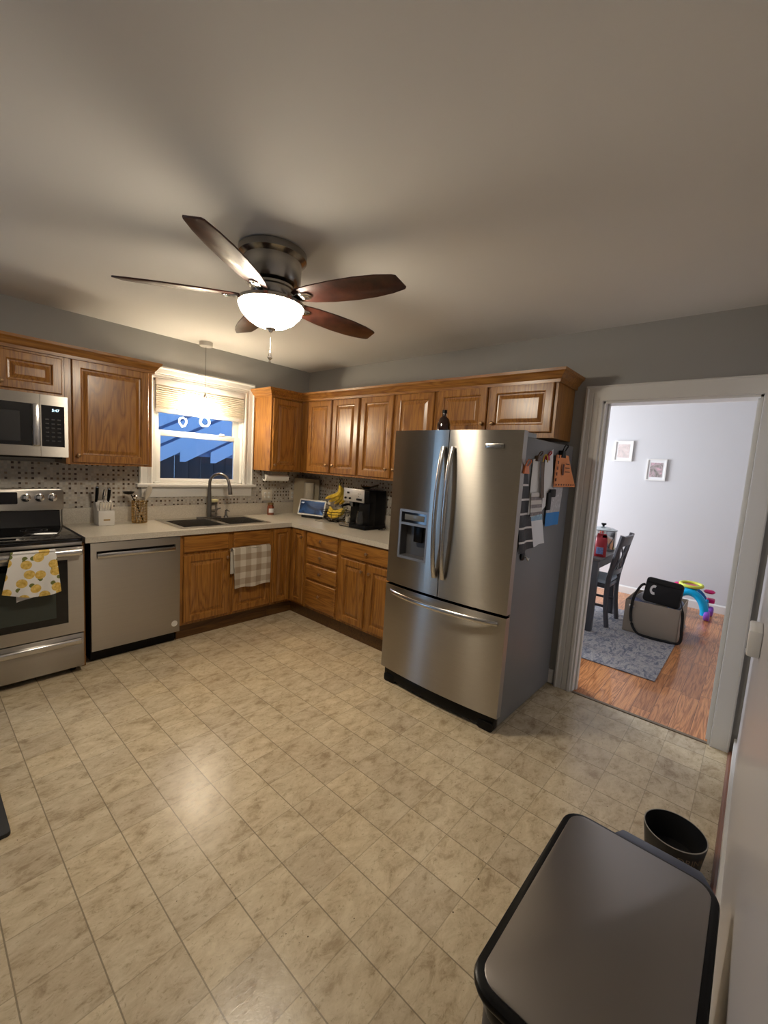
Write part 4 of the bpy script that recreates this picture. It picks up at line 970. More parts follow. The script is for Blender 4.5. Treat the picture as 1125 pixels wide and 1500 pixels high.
obj('handle', MB().tube([(ux-0.02, uy+0.02, CT+0.01), (ux-0.03, uy+0.0, CT+0.13), (ux-0.035, uy-0.02, CT+0.20)], 0.004, 8), M['chrome'], tt)
obj('bowl', MB().lathe((ux-0.038, uy-0.02, CT+0.215), [(0, -0.02), (0.014, -0.012), (0.018, 0.004), (0.01, 0.018), (0, 0.022)], 16), M['chrome'], tt)
tt = thing('spatula', 'pale wooden spatula leaning right in the gold utensil holder', 'spatula', (ux+0.02, uy, CT+0.005))
mS = mat('pale_silicone', (0.50, 0.45, 0.37), 0.5)
obj('handle', MB().tube([(ux-0.02, uy-0.01, CT+0.01), (ux+0.03, uy, CT+0.14), (ux+0.055, uy, CT+0.21)], 0.006, 8), mS, tt)
obj('blade', MB().tube([(ux+0.050, uy, CT+0.195), (ux+0.065, uy, CT+0.235), (ux+0.078, uy, CT+0.285), (ux+0.084, uy, CT+0.305)], [0.008, 0.020, 0.024, 0.014], 12, flat=0.22, up=(1, 0, -0.3)), mS, tt)
# paper towel under cabinet
pt = thing('paper_towel_holder', 'white paper towel roll mounted under the cabinet right of the window', 'paper towel', (-0.50, -0.17, 1.26))
obj('towel_roll', MB().lathe((-0.655, -0.17, 1.318), [(0.018, 0), (0.036, 0.001), (0.036, 0.28), (0.018, 0.281)], 28, 'x'), mat('paper_towel', (0.85, 0.82, 0.76), 0.9), pt)
obj('core', MB().cyl((-0.665, -0.17, 1.318), (-0.36, -0.17, 1.318), 0.014), M['darkgap'], pt)
b = MB(); b.box(-0.668, -0.660, -0.185, -0.155, 1.31, 1.389, 0.002); b.box(-0.366, -0.358, -0.185, -0.155, 1.31, 1.389, 0.002); b.box(-0.668, -0.358, -0.185, -0.155, 1.380, 1.3895, 0.002)
obj('bracket', b, M['nickel'], pt)
# outlets
def outlet(x, lab, two=False):
    wd = 0.062 if two else 0.037
    t = thing('wall_outlet', lab, 'outlet', (x, -0.006, 1.06))
    obj('cover_plate', MB().box(x-wd, x+wd, -0.012, -0.0065, 1.062, 1.178, 0.003), mat('almond_plastic', (0.62, 0.57, 0.48), 0.4), t)
    b = MB()
    for xx in ([x-0.024, x+0.024] if two else [x]):
        for zz in (1.10, 1.14): b.box(xx-0.014, xx+0.014, -0.0145, -0.0115, zz-0.013, zz+0.013, 0.002)
    r = obj('receptacle', b, M['white'], t)
    b = MB()
    for xx in ([x-0.024, x+0.024] if two else [x]):
        for zz in (1.10, 1.14): b.box(xx-0.006, xx-0.004, -0.0152, -0.0144, zz-0.004, zz+0.006); b.box(xx+0.004, xx+0.006, -0.0152, -0.0144, zz-0.004, zz+0.006)
    obj('slots', b, M['black'], r)
outlet(-0.51, 'double outlet plate on the tile right of the window', True); outlet(-0.185, 'single outlet plate on the tile near the corner')
# candle jar
cj = thing('candle_jar', 'small amber candle jar with white label on the counter below the outlet', 'candle', (-0.50, -0.07, CT))
obj('jar', MB().lathe((-0.50, -0.07, CT), [(0.034, 0), (0.036, 0.004), (0.036, 0.085), (0.028, 0.10), (0.028, 0.108), (0, 0.108)], 24), mat('amber_glass', (0.22, 0.06, 0.03), 0.1, coat=0.4), cj)
obj('lid', MB().lathe((-0.50, -0.07, CT+0.1085), [(0.031, 0), (0.031, 0.02), (0, 0.02)], 24), M['brass'], cj)
obj('paper_label', MB().surf(10, 2, lambda u, v: (-0.50+0.0365*math.cos(PI*1.15+u*PI*0.5), -0.07+0.0365*math.sin(PI*1.15+u*PI*0.5), CT+0.025+0.045*v)), M['paper'], cj)
# smart display
hub = thing('smart_display', 'white-framed smart display with blue screen on a dark base in the corner', 'smart display', (-0.26, -0.44, CT))
c0 = Vector((-0.27, -0.455, CT+0.028)); ud = Vector((0.04, -0.36, 0)).normalized(); nd = Vector((-ud.y*-1, 0, 0))
ud = Vector((0.10, -0.325, 0)).normalized(); wd_ = Vector((0, 0, 1)); fn_ = Vector((ud.y, -ud.x, 0)).normalized()
if fn_.x > 0: fn_ = -fn_
upd = (Vector((0, 0, 1))*math.cos(0.28)-fn_*math.sin(0.28)).normalized(); nrm = ud.cross(upd).normalized()
if nrm.dot(fn_) < 0: nrm = -nrm
Mh = Matrix((ud, nrm, upd)).transposed().to_4x4(); Mh.translation = c0
obj('frame', MB().rbox(-0.165, 0.165, -0.012, 0.0, 0, 0.172, 0.012, 'y', 0.002, M=Mh), M['white'], hub)
obj('screen', MB().box(-0.150, 0.150, -0.001, 0.0012, 0.016, 0.156, M=Mh), None or mat('s', (0, 0, 0)), hub)
def scr():
    m = mat('blue_lit_screen', (0.01, 0.02, 0.04), 0.15); t = NT(m); n = t.noise(t.coord((2.5, 2.5, 6)), 2.2, 3, 0.5, 0.8)
    c = t.ramp(n, [(0.40, (0.004, 0.008, 0.02)), (0.56, (0.015, 0.04, 0.09)), (0.70, (0.10, 0.22, 0.36))])
    t.l(c, t.b.inputs['Emission Color']); t.b.inputs['Emission Strength'].default_value = 0.7; return m
o = [c for c in hub.children if c.name.startswith('screen')][0]; o.data.materials[0] = scr()
tm = text_mb('5:47', 0.022, lambda a, b: tuple(Mh @ Vector((-0.12+a, 0.0016, 0.13+b)))) if True else None
# text must read left-to-right from the room: ud points to screen right as seen from the room
obj('screen_text', tm, mat('lit_white', (0.5, 0.5, 0.5), emit=(0.9, 0.95, 1), es=0.6), hub)
bb = MB(); bb.rbox(-0.12, 0.12, -0.075, 0.0, 0, 0.03, 0.02, 'z', 0.003)
Mb = Matrix((ud, nrm*0+fn_, Vector((0, 0, 1)))).transposed().to_4x4(); Mb.translation = Vector((c0.x, c0.y, CT+0.0005))
bb.v = [tuple(Mb @ Vector(v)) for v in bb.v]
obj('speaker_base', bb, M['blackm'], hub)
# cutting board and canister in the corner
tag(obj('cutting_board', MB().rbox(-0.29, 0.02, -0.009, 0.009, 0, 0.40, 0.015, 'y', 0.003, M=Matrix.Translation((-0.165, -0.045, CT+0.0005)) @ Matrix.Rotation(math.atan2(0.28, -0.13), 4, 'Z') @ Matrix.Rotation(0.03, 4, 'X')), mat('beige_board', (0.44, 0.38, 0.27), 0.5)), 'tall beige cutting board leaning in the counter corner', 'cutting board')
tag(obj('paper_towel_roll', MB().lathe((-0.155, -0.275, CT), [(0.055, 0.0), (0.055, 0.36), (0.02, 0.365), (0.0, 0.365)], 32), mat('roll_plastic', (0.55, 0.50, 0.40), 0.4)), 'pale upright roll standing before the beige board behind the display', 'paper roll')
# banana basket
bk = thing('fruit_basket', 'black wire fruit basket with banana hook on the counter', 'fruit basket', (-0.20, -0.76, CT))
cx_, cy_ = -0.18, -0.755
b = MB()
for r, z in ((0.07, 0.004), (0.12, 0.04), (0.145, 0.085), (0.150, 0.11)):
    b.tube([(cx_+r*math.cos(a), cy_+r*math.sin(a), CT+z) for a in [k*PI/14 for k in range(28)]], 0.0028, 6, True)
for k in range(12):
    a = k*PI/6; b.tube([(cx_+r*math.cos(a), cy_+r*math.sin(a), CT+z) for r, z in ((0.02, 0.003), (0.07, 0.004), (0.12, 0.04), (0.145, 0.085), (0.150, 0.11))], 0.0022, 6)
obj('wire_bowl', b, M['black'], bk)
hk = [(cx_+0.13, cy_+0.05, CT+0.11), (cx_+0.135, cy_+0.05, CT+0.25), (cx_+0.11, cy_+0.03, CT+0.38), (cx_+0.06, cy_-0.01, CT+0.435), (cx_+0.01, cy_-0.04, CT+0.435), (cx_-0.01, cy_-0.05, CT+0.405), (cx_+0.005, cy_-0.045, CT+0.385)]
def smoothpts(P, n=6):
    P = [Vector(p) for p in P]; out = []
    for i in range(len(P)-1):
        p0 = P[max(i-1, 0)]; p1 = P[i]; p2 = P[i+1]; p3 = P[min(i+2, len(P)-1)]
        for k in range(n):
            t = k/n; out.append(0.5*((2*p1)+(p2-p0)*t+(2*p0-5*p1+4*p2-p3)*t*t+(3*p1-p0-3*p2+p3)*t**3))
    return out+[P[-1]]
obj('banana_hook', MB().tube(smoothpts(hk), 0.004, 8), M['black'], bk)
def banmat():
    m = mat('banana_peel', (0.7, 0.45, 0.05), 0.45); t = NT(m); n = t.noise(t.coord(), 18, 3)
    t.col(t.ramp(n, [(0.35, (0.42, 0.30, 0.03)), (0.5, (0.74, 0.50, 0.05)), (0.75, (0.80, 0.60, 0.10))])); return m
bM = banmat()
def banana(P, r, lab, grp, cap=False):
    t = thing('banana', lab, 'banana', tuple(P[-1]), grp)
    q = smoothpts(P, 6); n = len(q)
    rr = [r*min(1, 0.32+2.4*min(i/(n-1), 1)*1.0) if i < n*0.25 else r*(1 if i < n*0.75 else max(0.25, 1-((i/(n-1)-0.75)/0.25)**2*0.8)) for i in range(n)]
    obj('peel', MB().tube(q, rr, 7), bM, t)
    d = (q[0]-q[2]).normalized(); obj('stem', MB().tube([q[0]+d*0.02, q[0]-d*0.006], [r*0.36, r*0.42], 6), mat('banana_stem', (0.16, 0.14, 0.04), 0.6), t)
hx, hy, hz = cx_-0.005, cy_-0.05, CT+0.375
for i, (oy, oz, ox, lab) in enumerate(((0.155, -0.145, -0.05, 'yellow banana, front one of the bunch on the hook'), (0.13, -0.175, -0.02, 'yellow banana, second one of the bunch on the hook'), (0.095, -0.195, 0.02, 'yellow banana, third one of the bunch on the hook'), (0.05, -0.20, 0.05, 'yellow-green banana at the back of the hanging bunch'))):
    banana([(hx+ox*0.15, hy+0.005*i, hz), (hx+ox*0.5, hy-0.030+0.008*i, hz-0.06), (hx+ox*0.8, hy+oy*0.30-0.03, hz+oz*0.70), (hx+ox, hy+oy, hz+oz)], 0.0215, lab, 'bananas in and on the basket')
for i in range(5):
    z = CT+0.055+0.024*(i % 3)
    labs = ['banana lying lowest in the wire basket', 'banana lying across the wire basket at the left', 'banana lying on top in the middle of the basket', 'greenish banana at the right in the basket', 'banana resting against the back rim of the basket']
    yy = cy_+0.012*(i-2); xx = cx_-0.05+0.024*i
    banana([(xx, yy-0.11, z+0.045), (xx-0.015, yy-0.05, z+0.01), (xx-0.012, yy+0.03, z), (xx+0.005, yy+0.10, z+0.04)], 0.0175, labs[i], 'bananas in and on the basket')
for i, (x, y) in enumerate(((-0.16, -0.64), (-0.13, -0.70))):
    tag(obj('head_of_garlic', MB().lathe((x, y, CT+0.155), [(0.012, 0), (0.026, 0.01), (0.030, 0.028), (0.02, 0.045), (0.006, 0.055), (0, 0.062)], 16), mat('garlic_skin', (0.62, 0.57, 0.50), 0.6)), ['pale garlic head at the left on top of the basket fruit', 'pale garlic head nearer the coffee maker on the basket fruit'][i], 'garlic')
# coffee maker
cm = thing('coffee_maker', 'black coffee and espresso maker with silver control panel', 'coffee maker', (-0.2, -1.13, CT))
y0, y1 = -1.315, -0.985
cxf = -0.30
obj('body', MB().box(-0.20, -0.05, y0, y1, CT+0.02, CT+0.36, 0.01).box(cxf+0.03, -0.19, y0, -1.17, CT+0.02, CT+0.26, 0.008), M['black'], cm)
obj('base', MB().box(cxf-0.03, -0.05, y0-0.005, y1+0.01, CT+0.0005, CT+0.034, 0.006), M['black'], cm)
obj('head', MB().box(cxf+0.01, -0.19, y0, y1, CT+0.25, CT+0.365, 0.008), M['black'], cm)
fp = obj('control_panel', MB().box(cxf, cxf+0.012, -1.26, y1, CT+0.245, CT+0.368, 0.003), mat('silver_panel', (0.62, 0.60, 0.57), 0.35, 0.6), cm)
bq = MB()
bq.box(cxf-0.003, cxf+0.001, -1.065, -1.035, CT+0.318, CT+0.335); bq.box(cxf-0.006, cxf, -1.235, -1.165, CT+0.262, CT+0.282, 0.003)
for y in (-1.02, -1.08): bq.cyl((cxf, y, CT+0.275), (cxf-0.012, y, CT+0.275), 0.010)
obj('buttons', bq, M['black'], fp)
obj('button_dots', MB().cyl((cxf, -1.19, CT+0.30), (cxf-0.004, -1.19, CT+0.30), 0.004).cyl((cxf, -1.19, CT+0.325), (cxf-0.004, -1.19, CT+0.325), 0.004).cyl((cxf, -1.21, CT+0.325), (cxf-0.004, -1.21, CT+0.325), 0.004), M['nickel'], fp)
obj('drip_tray', MB().box(cxf-0.034, cxf+0.09, -1.115, y1+0.012, CT+0.008, CT+0.04, 0.003), M['nickel'], cm)
obj('group_head', MB().lathe((-0.25, -1.055, CT+0.195), [(0.03, 0), (0.032, 0.025), (0.026, 0.055), (0, 0.055)], 20), M['nickel'], cm)
obj('portafilter_handle', MB().tube([(-0.27, -1.055, CT+0.215), (-0.33, -1.05, CT+0.21), (-0.37, -1.045, CT+0.20)], [0.010, 0.012, 0.012], 10), M['black'], cm)
obj('carafe', MB().olathe((-0.245, -1.19, CT+0.036), [(0.05, 0), (0.055, 0.02), (0.05, 0.08), (0.04, 0.11), (0.042, 0.125)], 20), mat('smoked_glass', (0.03, 0.03, 0.03), 0.05, coat=0.5), cm)
tag(obj('espresso_glass', MB().olathe((-0.285, -1.045, CT+0.041), [(0, 0.0), (0.02, 0.001), (0.026, 0.05)], 16), mat('frosted_cup', (0.45, 0.42, 0.36), 0.2, 0.3)), 'small pale cup on the drip tray of the coffee maker', 'cup')
cb = thing('metal_dish', 'shiny metal dish lying on top of the coffee maker', 'dish', (-0.13, -1.12, CT+0.366))
obj('dish_bowl', MB().olathe((-0.13, -1.12, CT+0.3665), [(0, 0), (0.03, 0.0), (0.055, 0.022), (0.058, 0.024), (0.03, 0.004), (0, 0.004)], 20), M['chrome'], cb)
obj('dish_handle', MB().tube([(-0.13, -1.17, CT+0.385), (-0.12, -1.22, CT+0.40), (-0.11, -1.26, CT+0.415)], 0.008, 8), M['nickel'], cb)
cw = MB().tube(smoothpts([(-0.06, -1.325, CT+0.05), (-0.10, -1.36, CT+0.05), (-0.14, -1.40, CT+0.012), (-0.18, -1.37, CT+0.006), (-0.16, -1.335, CT+0.006), (-0.11, -1.345, CT+0.006)]), 0.004, 6)
tag(obj('power_cord', cw, M['black']), 'black power cord curled beside the coffee maker', 'cord')
cw = MB().tube(smoothpts([(-0.30, -0.56, CT+0.004), (-0.31, -0.64, CT+0.004), (-0.27, -0.74, CT+0.004), (-0.33, -0.78, CT+0.004), (-0.34, -0.60, CT+0.004)]), 0.003, 6)
tag(obj('display_cord', MB().tube(smoothpts([(-0.25, -0.60, CT+0.004), (-0.335, -0.62, CT+0.004), (-0.345, -0.72, CT+0.004), (-0.31, -0.85, CT+0.004), (-0.20, -0.93, CT+0.004), (-0.04, -0.95, CT+0.004)]), 0.0025, 6), mat('grey_cord', (0.35, 0.33, 0.3), 0.5)), 'thin grey cord running from the smart display along the counter', 'cord')

# checked towel on the sink cabinet
ctw = thing('checked_towel', 'beige and white checked towel hanging on a bar at the sink cabinet', 'towel', (-1.06, -0.66, 0.37))
def tw3(u, v):
    x = -1.255+0.372*u+0.02*v*(1-u); z = 0.722-0.35*v+0.006*math.sin(u*9)
    return (x, -0.664-0.004*math.sin(u*14+1)*v-0.006*math.sin(v*3), z)
obj('front_layer', MB().surf(22, 16, tw3, thick=-0.004), checks(), ctw)
obj('back_layer', MB().surf(12, 10, lambda u, v: (-1.262+0.37*u, -0.634-0.006*v, 0.722-0.22*v), thick=0.003), fabric('cream_cotton', (0.66, 0.61, 0.52)), ctw)
obj('fold_over', MB().surf(12, 8, lambda u, v: (-1.257+0.372*u, -0.648-0.014*math.cos(PI*v), 0.7205+0.012*math.sin(PI*v)), thick=0.002), checks(), ctw)
tb = thing('towel_bar', 'thin steel over-door bar under the checked towel', 'towel bar', (-1.06, -0.63, 0.7))
obj('bar', MB().cyl((-1.275, -0.648, 0.718), (-0.865, -0.648, 0.718), 0.005), M['chrome'], tb)
obj('arm', MB().box(-1.278, -1.268, -0.65, -0.621, 0.713, 0.723, 0.002).box(-0.872, -0.862, -0.65, -0.621, 0.713, 0.723, 0.002), M['chrome'], tb)

# ------------------------------------------------------------------ trash can and bowl, wall box, mat
tc_ = thing('trash_can', 'large steel-topped rectangular trash can in the near right corner', 'trash can', (-2.25, -3.86, 0))
ax0, ax1, ay0, ay1 = -2.505, -1.966, -4.027, -3.703
obj('can_body', MB().rbox(ax0+0.012, ax1-0.012, ay0+0.012, ay1-0.012, 0.0, 0.60, 0.07, 'z', 0.006), mat('charcoal_shell', (0.035, 0.035, 0.04), 0.35), tc_)
ring = MB().rbox(ax0+0.004, ax1-0.004, ay0+0.003, ay1-0.004, 0.60, 0.636, 0.075, 'z', 0.006); obj('rim_band', ring, M['black'], tc_)
ld_ = obj('lid', MB().rbox(ax0, ax1, ay0, ay1, 0.634, 0.652, 0.05, 'z', 0.007), M['black'], tc_)
obj('lid_panel', MB().rbox(ax0+0.018, ax1-0.012, ay0+0.016, ay1-0.016, 0.6505, 0.6545, 0.036, 'z', 0.0015), mat('brushed_lid_steel', (0.24, 0.22, 0.205), 0.34, 0.85), ld_)
obj('hinge_housing', MB().prism([(-4.02, 0.0), (-3.80, 0.0), (-3.825, 0.042), (-3.99, 0.042)], lambda p, q, t: (-1.975+q*1.2, p, t), 0.0, 0.640, 0.006), mat('daylight_tinted_plastic', (0.05, 0.06, 0.10), 0.3), tc_)  # blue daylight falling on the dark hinge is put into its colour
obj('foot_pedal', MB().box(-2.60, -2.50, -3.95, -3.77, 0.008, 0.03, 0.005), M['nickel'], tc_)
wbw = thing('water_bowl', 'black round pet water bowl with dark lettering beside the trash can', 'pet bowl', (-1.085, -3.888, 0))
bw = MB().lathe((-1.085, -3.888, 0.0), [(0.088, 0), (0.094, 0.006), (0.109, 0.118), (0.109, 0.124), (0.105, 0.124), (0.088, 0.02), (0, 0.018)], 48)
obj('bowl', bw, mat('black_ceramic', (0.012, 0.012, 0.013), 0.45), wbw)
obj('rim_line', MB().olathe((-1.085, -3.888, 0.1242), [(0.1092, -0.001), (0.1085, 0.0012), (0.1055, 0.0012)], 48), mat('pale_rim', (0.30, 0.28, 0.25), 0.5), wbw)  # thin paler ring along the top edge of the bowl
def cyl_txt(a, b):
    th = math.radians(222)+a/0.105; r = 0.0955+0.0125*(0.080+b)/0.118+0.0025; return (-1.085+r*math.cos(th), -3.888+r*math.sin(th), 0.080+b)
obj('lettering', text_mb('DRINK', 0.036, cyl_txt), mat('brown_print', (0.20, 0.15, 0.11), 0.6), wbw)
wbx = thing('wall_switch_box', 'small white box with clear rounded foot on the near right wall', 'wall box', (-1.05, YC, 0.9))
obj('box', MB().box(-1.16, -1.0, YC+0.0005, YC+0.038, 0.935, 1.03, 0.006), M['white'], wbx)
obj('clear_foot', MB().lathe((-1.07, YC+0.022, 0.9155), [(0.0, -0.004), (0.014, 0.0), (0.018, 0.008), (0.018, 0.0195)], 24), mat('clear_plastic', (0.7, 0.7, 0.7), 0.08, 0.3), wbx)
tag(obj('floor_mat', MB().rbox(-3.7, -2.889, -1.965, -1.35, 0.0, 0.018, 0.015, 'z', 0.003), mat('dark_rubber', (0.02, 0.022, 0.026), 0.6)), 'dark kitchen floor mat whose corner shows at the left edge', 'floor mat')

# ------------------------------------------------------------------ dining room
def pic(y0, y1, z0, z1, lab, cols, sc):
    t = thing('picture_frame', lab, 'picture', (DX1, (y0+y1)/2, z0))
    X = DX1-0.0005
    s = MB().slab([y0, y0+0.014, y1-0.014, y1], [z0, z0+0.014, z1-0.014, z1], lambda i, j: not (i == 1 and j == 1), 0, 0.02); s.v = [(X-c, a, b) for a, b, c in s.v]
    obj('frame', s, M['white'], t)
    obj('mat_board', MB().box(X-0.010, X-0.004, y0+0.012, y1-0.012, z0+0.012, z1-0.012), M['paper'], t)
    m = mat('floral_print', (0.6, 0.45, 0.42), 0.6); q = NT(m); n = q.noise(q.coord(), sc, 3, 0.6, 1.0); q.col(q.ramp(n, cols))
    obj('print', MB().box(X-0.0115, X-0.0095, y0+0.04, y1-0.04, z0+0.045, z1-0.045), m, t)
pic(-2.64, -2.42, 1.775, 2.045, 'small white picture frame with pale pink print, upper left', [(0.3, (0.55, 0.50, 0.48)), (0.5, (0.68, 0.58, 0.55)), (0.7, (0.72, 0.68, 0.66))], 14)
pic(-3.042, -2.822, 1.54, 1.815, 'small white picture frame with darker pink flower print, lower right', [(0.3, (0.16, 0.16, 0.14)), (0.48, (0.40, 0.34, 0.34)), (0.62, (0.68, 0.42, 0.50))], 14)
tag(obj('area_rug', MB().box(0.655, 2.45, -3.545, -1.2, 0.0005, 0.009, 0.002), rugmat()), 'blue-grey distressed rug on the wood floor', 'rug')
gM = mat('charcoal_painted_wood', (0.075, 0.075, 0.085), 0.35)
tbl = thing('dining_table', 'dark grey dining table, its corner and leg showing past the door frame', 'table', (1.85, -2.3, 0.009))
tx0, tx1, ty0, ty1 = 1.33, 2.25, -2.90, -1.4
obj('tabletop', MB().box(tx0, tx1, ty0, ty1, 0.725, 0.752, 0.006), mat('table_top_grey', (0.10, 0.09, 0.09), 0.3), tbl)
obj('apron', MB().box(tx0+0.03, tx1-0.03, ty0+0.03, ty0+0.05, 0.64, 0.725).box(tx0+0.03, tx0+0.05, ty0+0.03, ty1-0.03, 0.64, 0.725).box(tx1-0.05, tx1-0.03, ty0+0.03, ty1-0.03, 0.64, 0.725).box(tx0+0.03, tx1-0.03, ty1-0.05, ty1-0.03, 0.64, 0.725), gM, tbl)
for x in (tx0+0.02, tx1-0.02):
    for y in (ty0+0.02, ty1-0.02):
        sx = 1 if x < 1.8 else -1; sy = 1 if y < -2.2 else -1
        obj('leg', MB().box(min(x, x+sx*0.065), max(x, x+sx*0.065), min(y, y+sy*0.065), max(y, y+sy*0.065), 0.0095, 0.725, 0.004), gM, tbl)
def chair(cx, cy, rz, lab):
    """chair at (cx,cy), back towards local -y"""
    t = thing('dining_chair', lab, 'chair', (cx, cy, 0.009), 'dining chairs at the grey table')
    R_ = Matrix.Translation((cx, cy, 0.009)) @ Matrix.Rotation(rz, 4, 'Z')
    def X(mb): mb.v = [tuple(R_ @ Vector(v)) for v in mb.v]; return mb
    w2 = 0.20
    for s in (-1, 1):
        pts = smoothpts([(s*w2, -0.235, 0.004), (s*w2, -0.205, 0.22), (s*w2, -0.20, 0.46), (s*w2, -0.235, 0.70), (s*w2, -0.285, 0.96)])
        obj('back_post', X(MB().tube(pts, 0.027, 8, flat=0.9, up=(1, 0, 0))), gM, t)
        obj('leg', X(MB().box(s*w2-0.02, s*w2+0.02, 0.17, 0.21, 0.0005, 0.44, 0.004)), gM, t)
    obj('top_rail', X(MB().surf(12, 5, lambda u, v: (-w2+2*w2*u, -0.262-0.022*v-0.03*math.sin(PI*u), 0.85+0.10*v+0.012*math.sin(PI*u)), thick=0.022)), gM, t)
    obj('lower_rail', X(MB().surf(12, 3, lambda u, v: (-w2+2*w2*u, -0.21-0.02*math.sin(PI*u), 0.54+0.05*v), thick=0.02)), gM, t)
    for s in (-1, 1): obj('cross_slat', X(MB().tube(smoothpts([(-s*(w2-0.03), -0.222, 0.57), (-s*0.03, -0.255, 0.70), (s*0.05, -0.27, 0.76), (s*(w2-0.03), -0.275, 0.87)]), 0.014, 8, flat=0.5, up=(1, 0, 0))), gM, t)
    obj('seat_frame', X(MB().box(-0.21, 0.21, -0.205, 0.22, 0.40, 0.445, 0.005)), gM, t)
    obj('seat_cushion', X(MB().box(-0.215, 0.215, -0.20, 0.225, 0.446, 0.485, 0.015)), fabric('pale_blue_seat', (0.50, 0.58, 0.66)), t)
    st = MB(); st.box(-w2-0.01, -w2+0.01, -0.21, 0.19, 0.20, 0.225, 0.003); st.box(w2-0.01, w2+0.01, -0.21, 0.19, 0.20, 0.225, 0.003); st.box(-w2, w2, -0.01, 0.01, 0.20, 0.225, 0.003)
    obj('stretcher', X(st), gM, t)
chair(1.83, -2.72, 0, 'dark grey cross-back chair at the near end of the table')
chair(1.24, -2.52, -PI/2, 'dark grey dining chair with pale seat behind the table leg')
# pot
PT = 0.7525
sp = thing('stock_pot', 'tall steel stock pot with glass lid on the dining table', 'pot', (2.0, -2.72, PT))
px_, py_ = 1.98, -2.73
obj('pot_body', MB().olathe((px_, py_, PT), [(0, 0.001), (0.135, 0.001), (0.14, 0.01), (0.14, 0.215), (0.146, 0.218), (0.137, 0.218), (0.133, 0.02), (0, 0.02)], 40), M['chrome'], sp)
hh = MB()
for s in (-1, 1):
    a = 0.9*s-0.3; c_ = Vector((px_+0.14*math.cos(a+PI*0.9), py_+0.14*math.sin(a+PI*0.9), PT+0.17)); d_ = Vector((math.cos(a+PI*0.9), math.sin(a+PI*0.9), 0)); e_ = Vector((-d_.y, d_.x, 0))
    hh.tube([c_+e_*0.04, c_+e_*0.035+d_*0.035, c_-e_*0.035+d_*0.035, c_-e_*0.04], 0.006, 8)
obj('pot_handle', hh, M['chrome'], sp)
lo = obj('pot_lid', MB().lathe((px_, py_, PT+0.2185), [(0.144, 0), (0.144, 0.006), (0.10, 0.022), (0.03, 0.034), (0, 0.035)], 40), mat('lid_glass', (0.45, 0.50, 0.52), 0.08, 0.5), sp)
obj('lid_knob', MB().lathe((px_, py_, PT+0.253), [(0.012, 0), (0.012, 0.012), (0.028, 0.020), (0.026, 0.036), (0, 0.038)], 20), M['black'], lo)
def bag(x, y, w_, d_, h_, m, lab, nm='snack_bag', mband=None):
    t = thing(nm, lab, 'bag', (x, y, PT))
    def fn(u, v):
        a = 2*PI*u; k = math.sin(PI*min(1, v*1.05+0.12))**0.4 if v < 0.9 else 0.55
        sy = d_*k*(1-0.8*max(0, v-0.75)/0.25); sx = w_*(1-0.25*max(0, v-0.7)/0.3)
        return (x+sy*math.cos(a), y+sx*math.sin(a)*(1 if abs(math.sin(a)) < .8 else .95), PT+0.001+h_*v)
    b = MB().surf(25, 10, fn); b.add([fn(k/24, 0) for k in range(24)], [list(range(24))]); b.add([fn(k/24, 1) for k in range(24)], [list(range(24))])
    obj('bag_body', b, m, t)
    if mband: obj('printed_front', MB().surf(8, 6, lambda u, v: (x-d_*1.02*math.cos((u-.5)*1.3)-0.002, y+(w_*0.85)*(u-0.5)*1.3, PT+0.03+h_*0.3*v)), mband, t)
bag(1.47, -2.855, 0.058, 0.035, 0.23, mat('red_foil', (0.28, 0.012, 0.02), 0.3), 'red snack bag with orange and blue front on the dining table', mband=bands('blue_orange_print', 2, 0.2, 0.3, (0.10, 0.14, 0.30), (0.75, 0.35, 0.2), -0.85))
bag(1.50, -2.72, 0.06, 0.035, 0.19, bands('dark_red_pack', 2, 0.06, 0.4, (0.20, 0.02, 0.03), (0.5, 0.12, 0.06)), 'dark red and white package behind the red snack bag')
# storage box
sbx = thing('storage_box', 'beige fabric storage box full of clothes on the rug edge', 'storage box', (1.97, -3.31, 0.009))
bM2 = fabric('beige_box_fabric', (0.42, 0.36, 0.29), sc=700)
q0, q1, q2, q3 = (1.70, -3.55), (2.25, -3.55), (2.25, -3.085), (1.70, -3.085)
b = MB(); Z0, Z1, th = 0.0095, 0.335, 0.008
b.box(1.70, 1.70+th, -3.55, -3.085, Z0, Z1, 0.003); b.box(2.25-th, 2.25, -3.55, -3.085, Z0, Z1, 0.003); b.box(1.70, 2.25, -3.55, -3.55+th, Z0, Z1, 0.003); b.box(1.70, 2.25, -3.085-th, -3.085, Z0, Z1, 0.003); b.box(1.70, 2.25, -3.55, -3.085, Z0, Z0+0.006)
obj('fabric_walls', b, bM2, sbx)
obj('metal_label', MB().box(1.697, 1.70, -3.17, -3.12, 0.26, 0.29, 0.001), M['chrome'], sbx)
for k, (x, y, r, c, lab) in enumerate(((1.82, -3.16, 0.07, (0.25, 0.27, 0.42), 'crumpled blue-violet cloth in the storage box at the left'), (2.12, -3.20, 0.09, (0.55, 0.55, 0.58), 'crumpled grey cloth at the back of the storage box'), (2.10, -3.46, 0.075, (0.35, 0.40, 0.55), 'crumpled blue cloth at the right in the storage box'), (1.79, -3.49, 0.045, (0.28, 0.05, 0.06), 'dark red cloth at the front right of the storage box'))):
    rnd = random.Random(k)
    ph = [rnd.uniform(0, 6) for _ in range(4)]
    def cl(u, v):
        a = 2*PI*u; p = PI*v; rr = r*(1+0.16*math.sin(3*a+ph[0])+0.12*math.sin(5*a+4*p+ph[1]))
        return (x+rr*math.sin(p)*math.cos(a), y+rr*math.sin(p)*math.sin(a), 0.27+r*0.95*math.cos(p)*(1+0.1*math.sin(4*a+ph[2])))
    tag(obj('folded_cloth', MB().surf(25, 13, cl), fabric('cloth_%s' % lab.split()[1], c)), lab, 'cloth', 'clothes in the storage box')
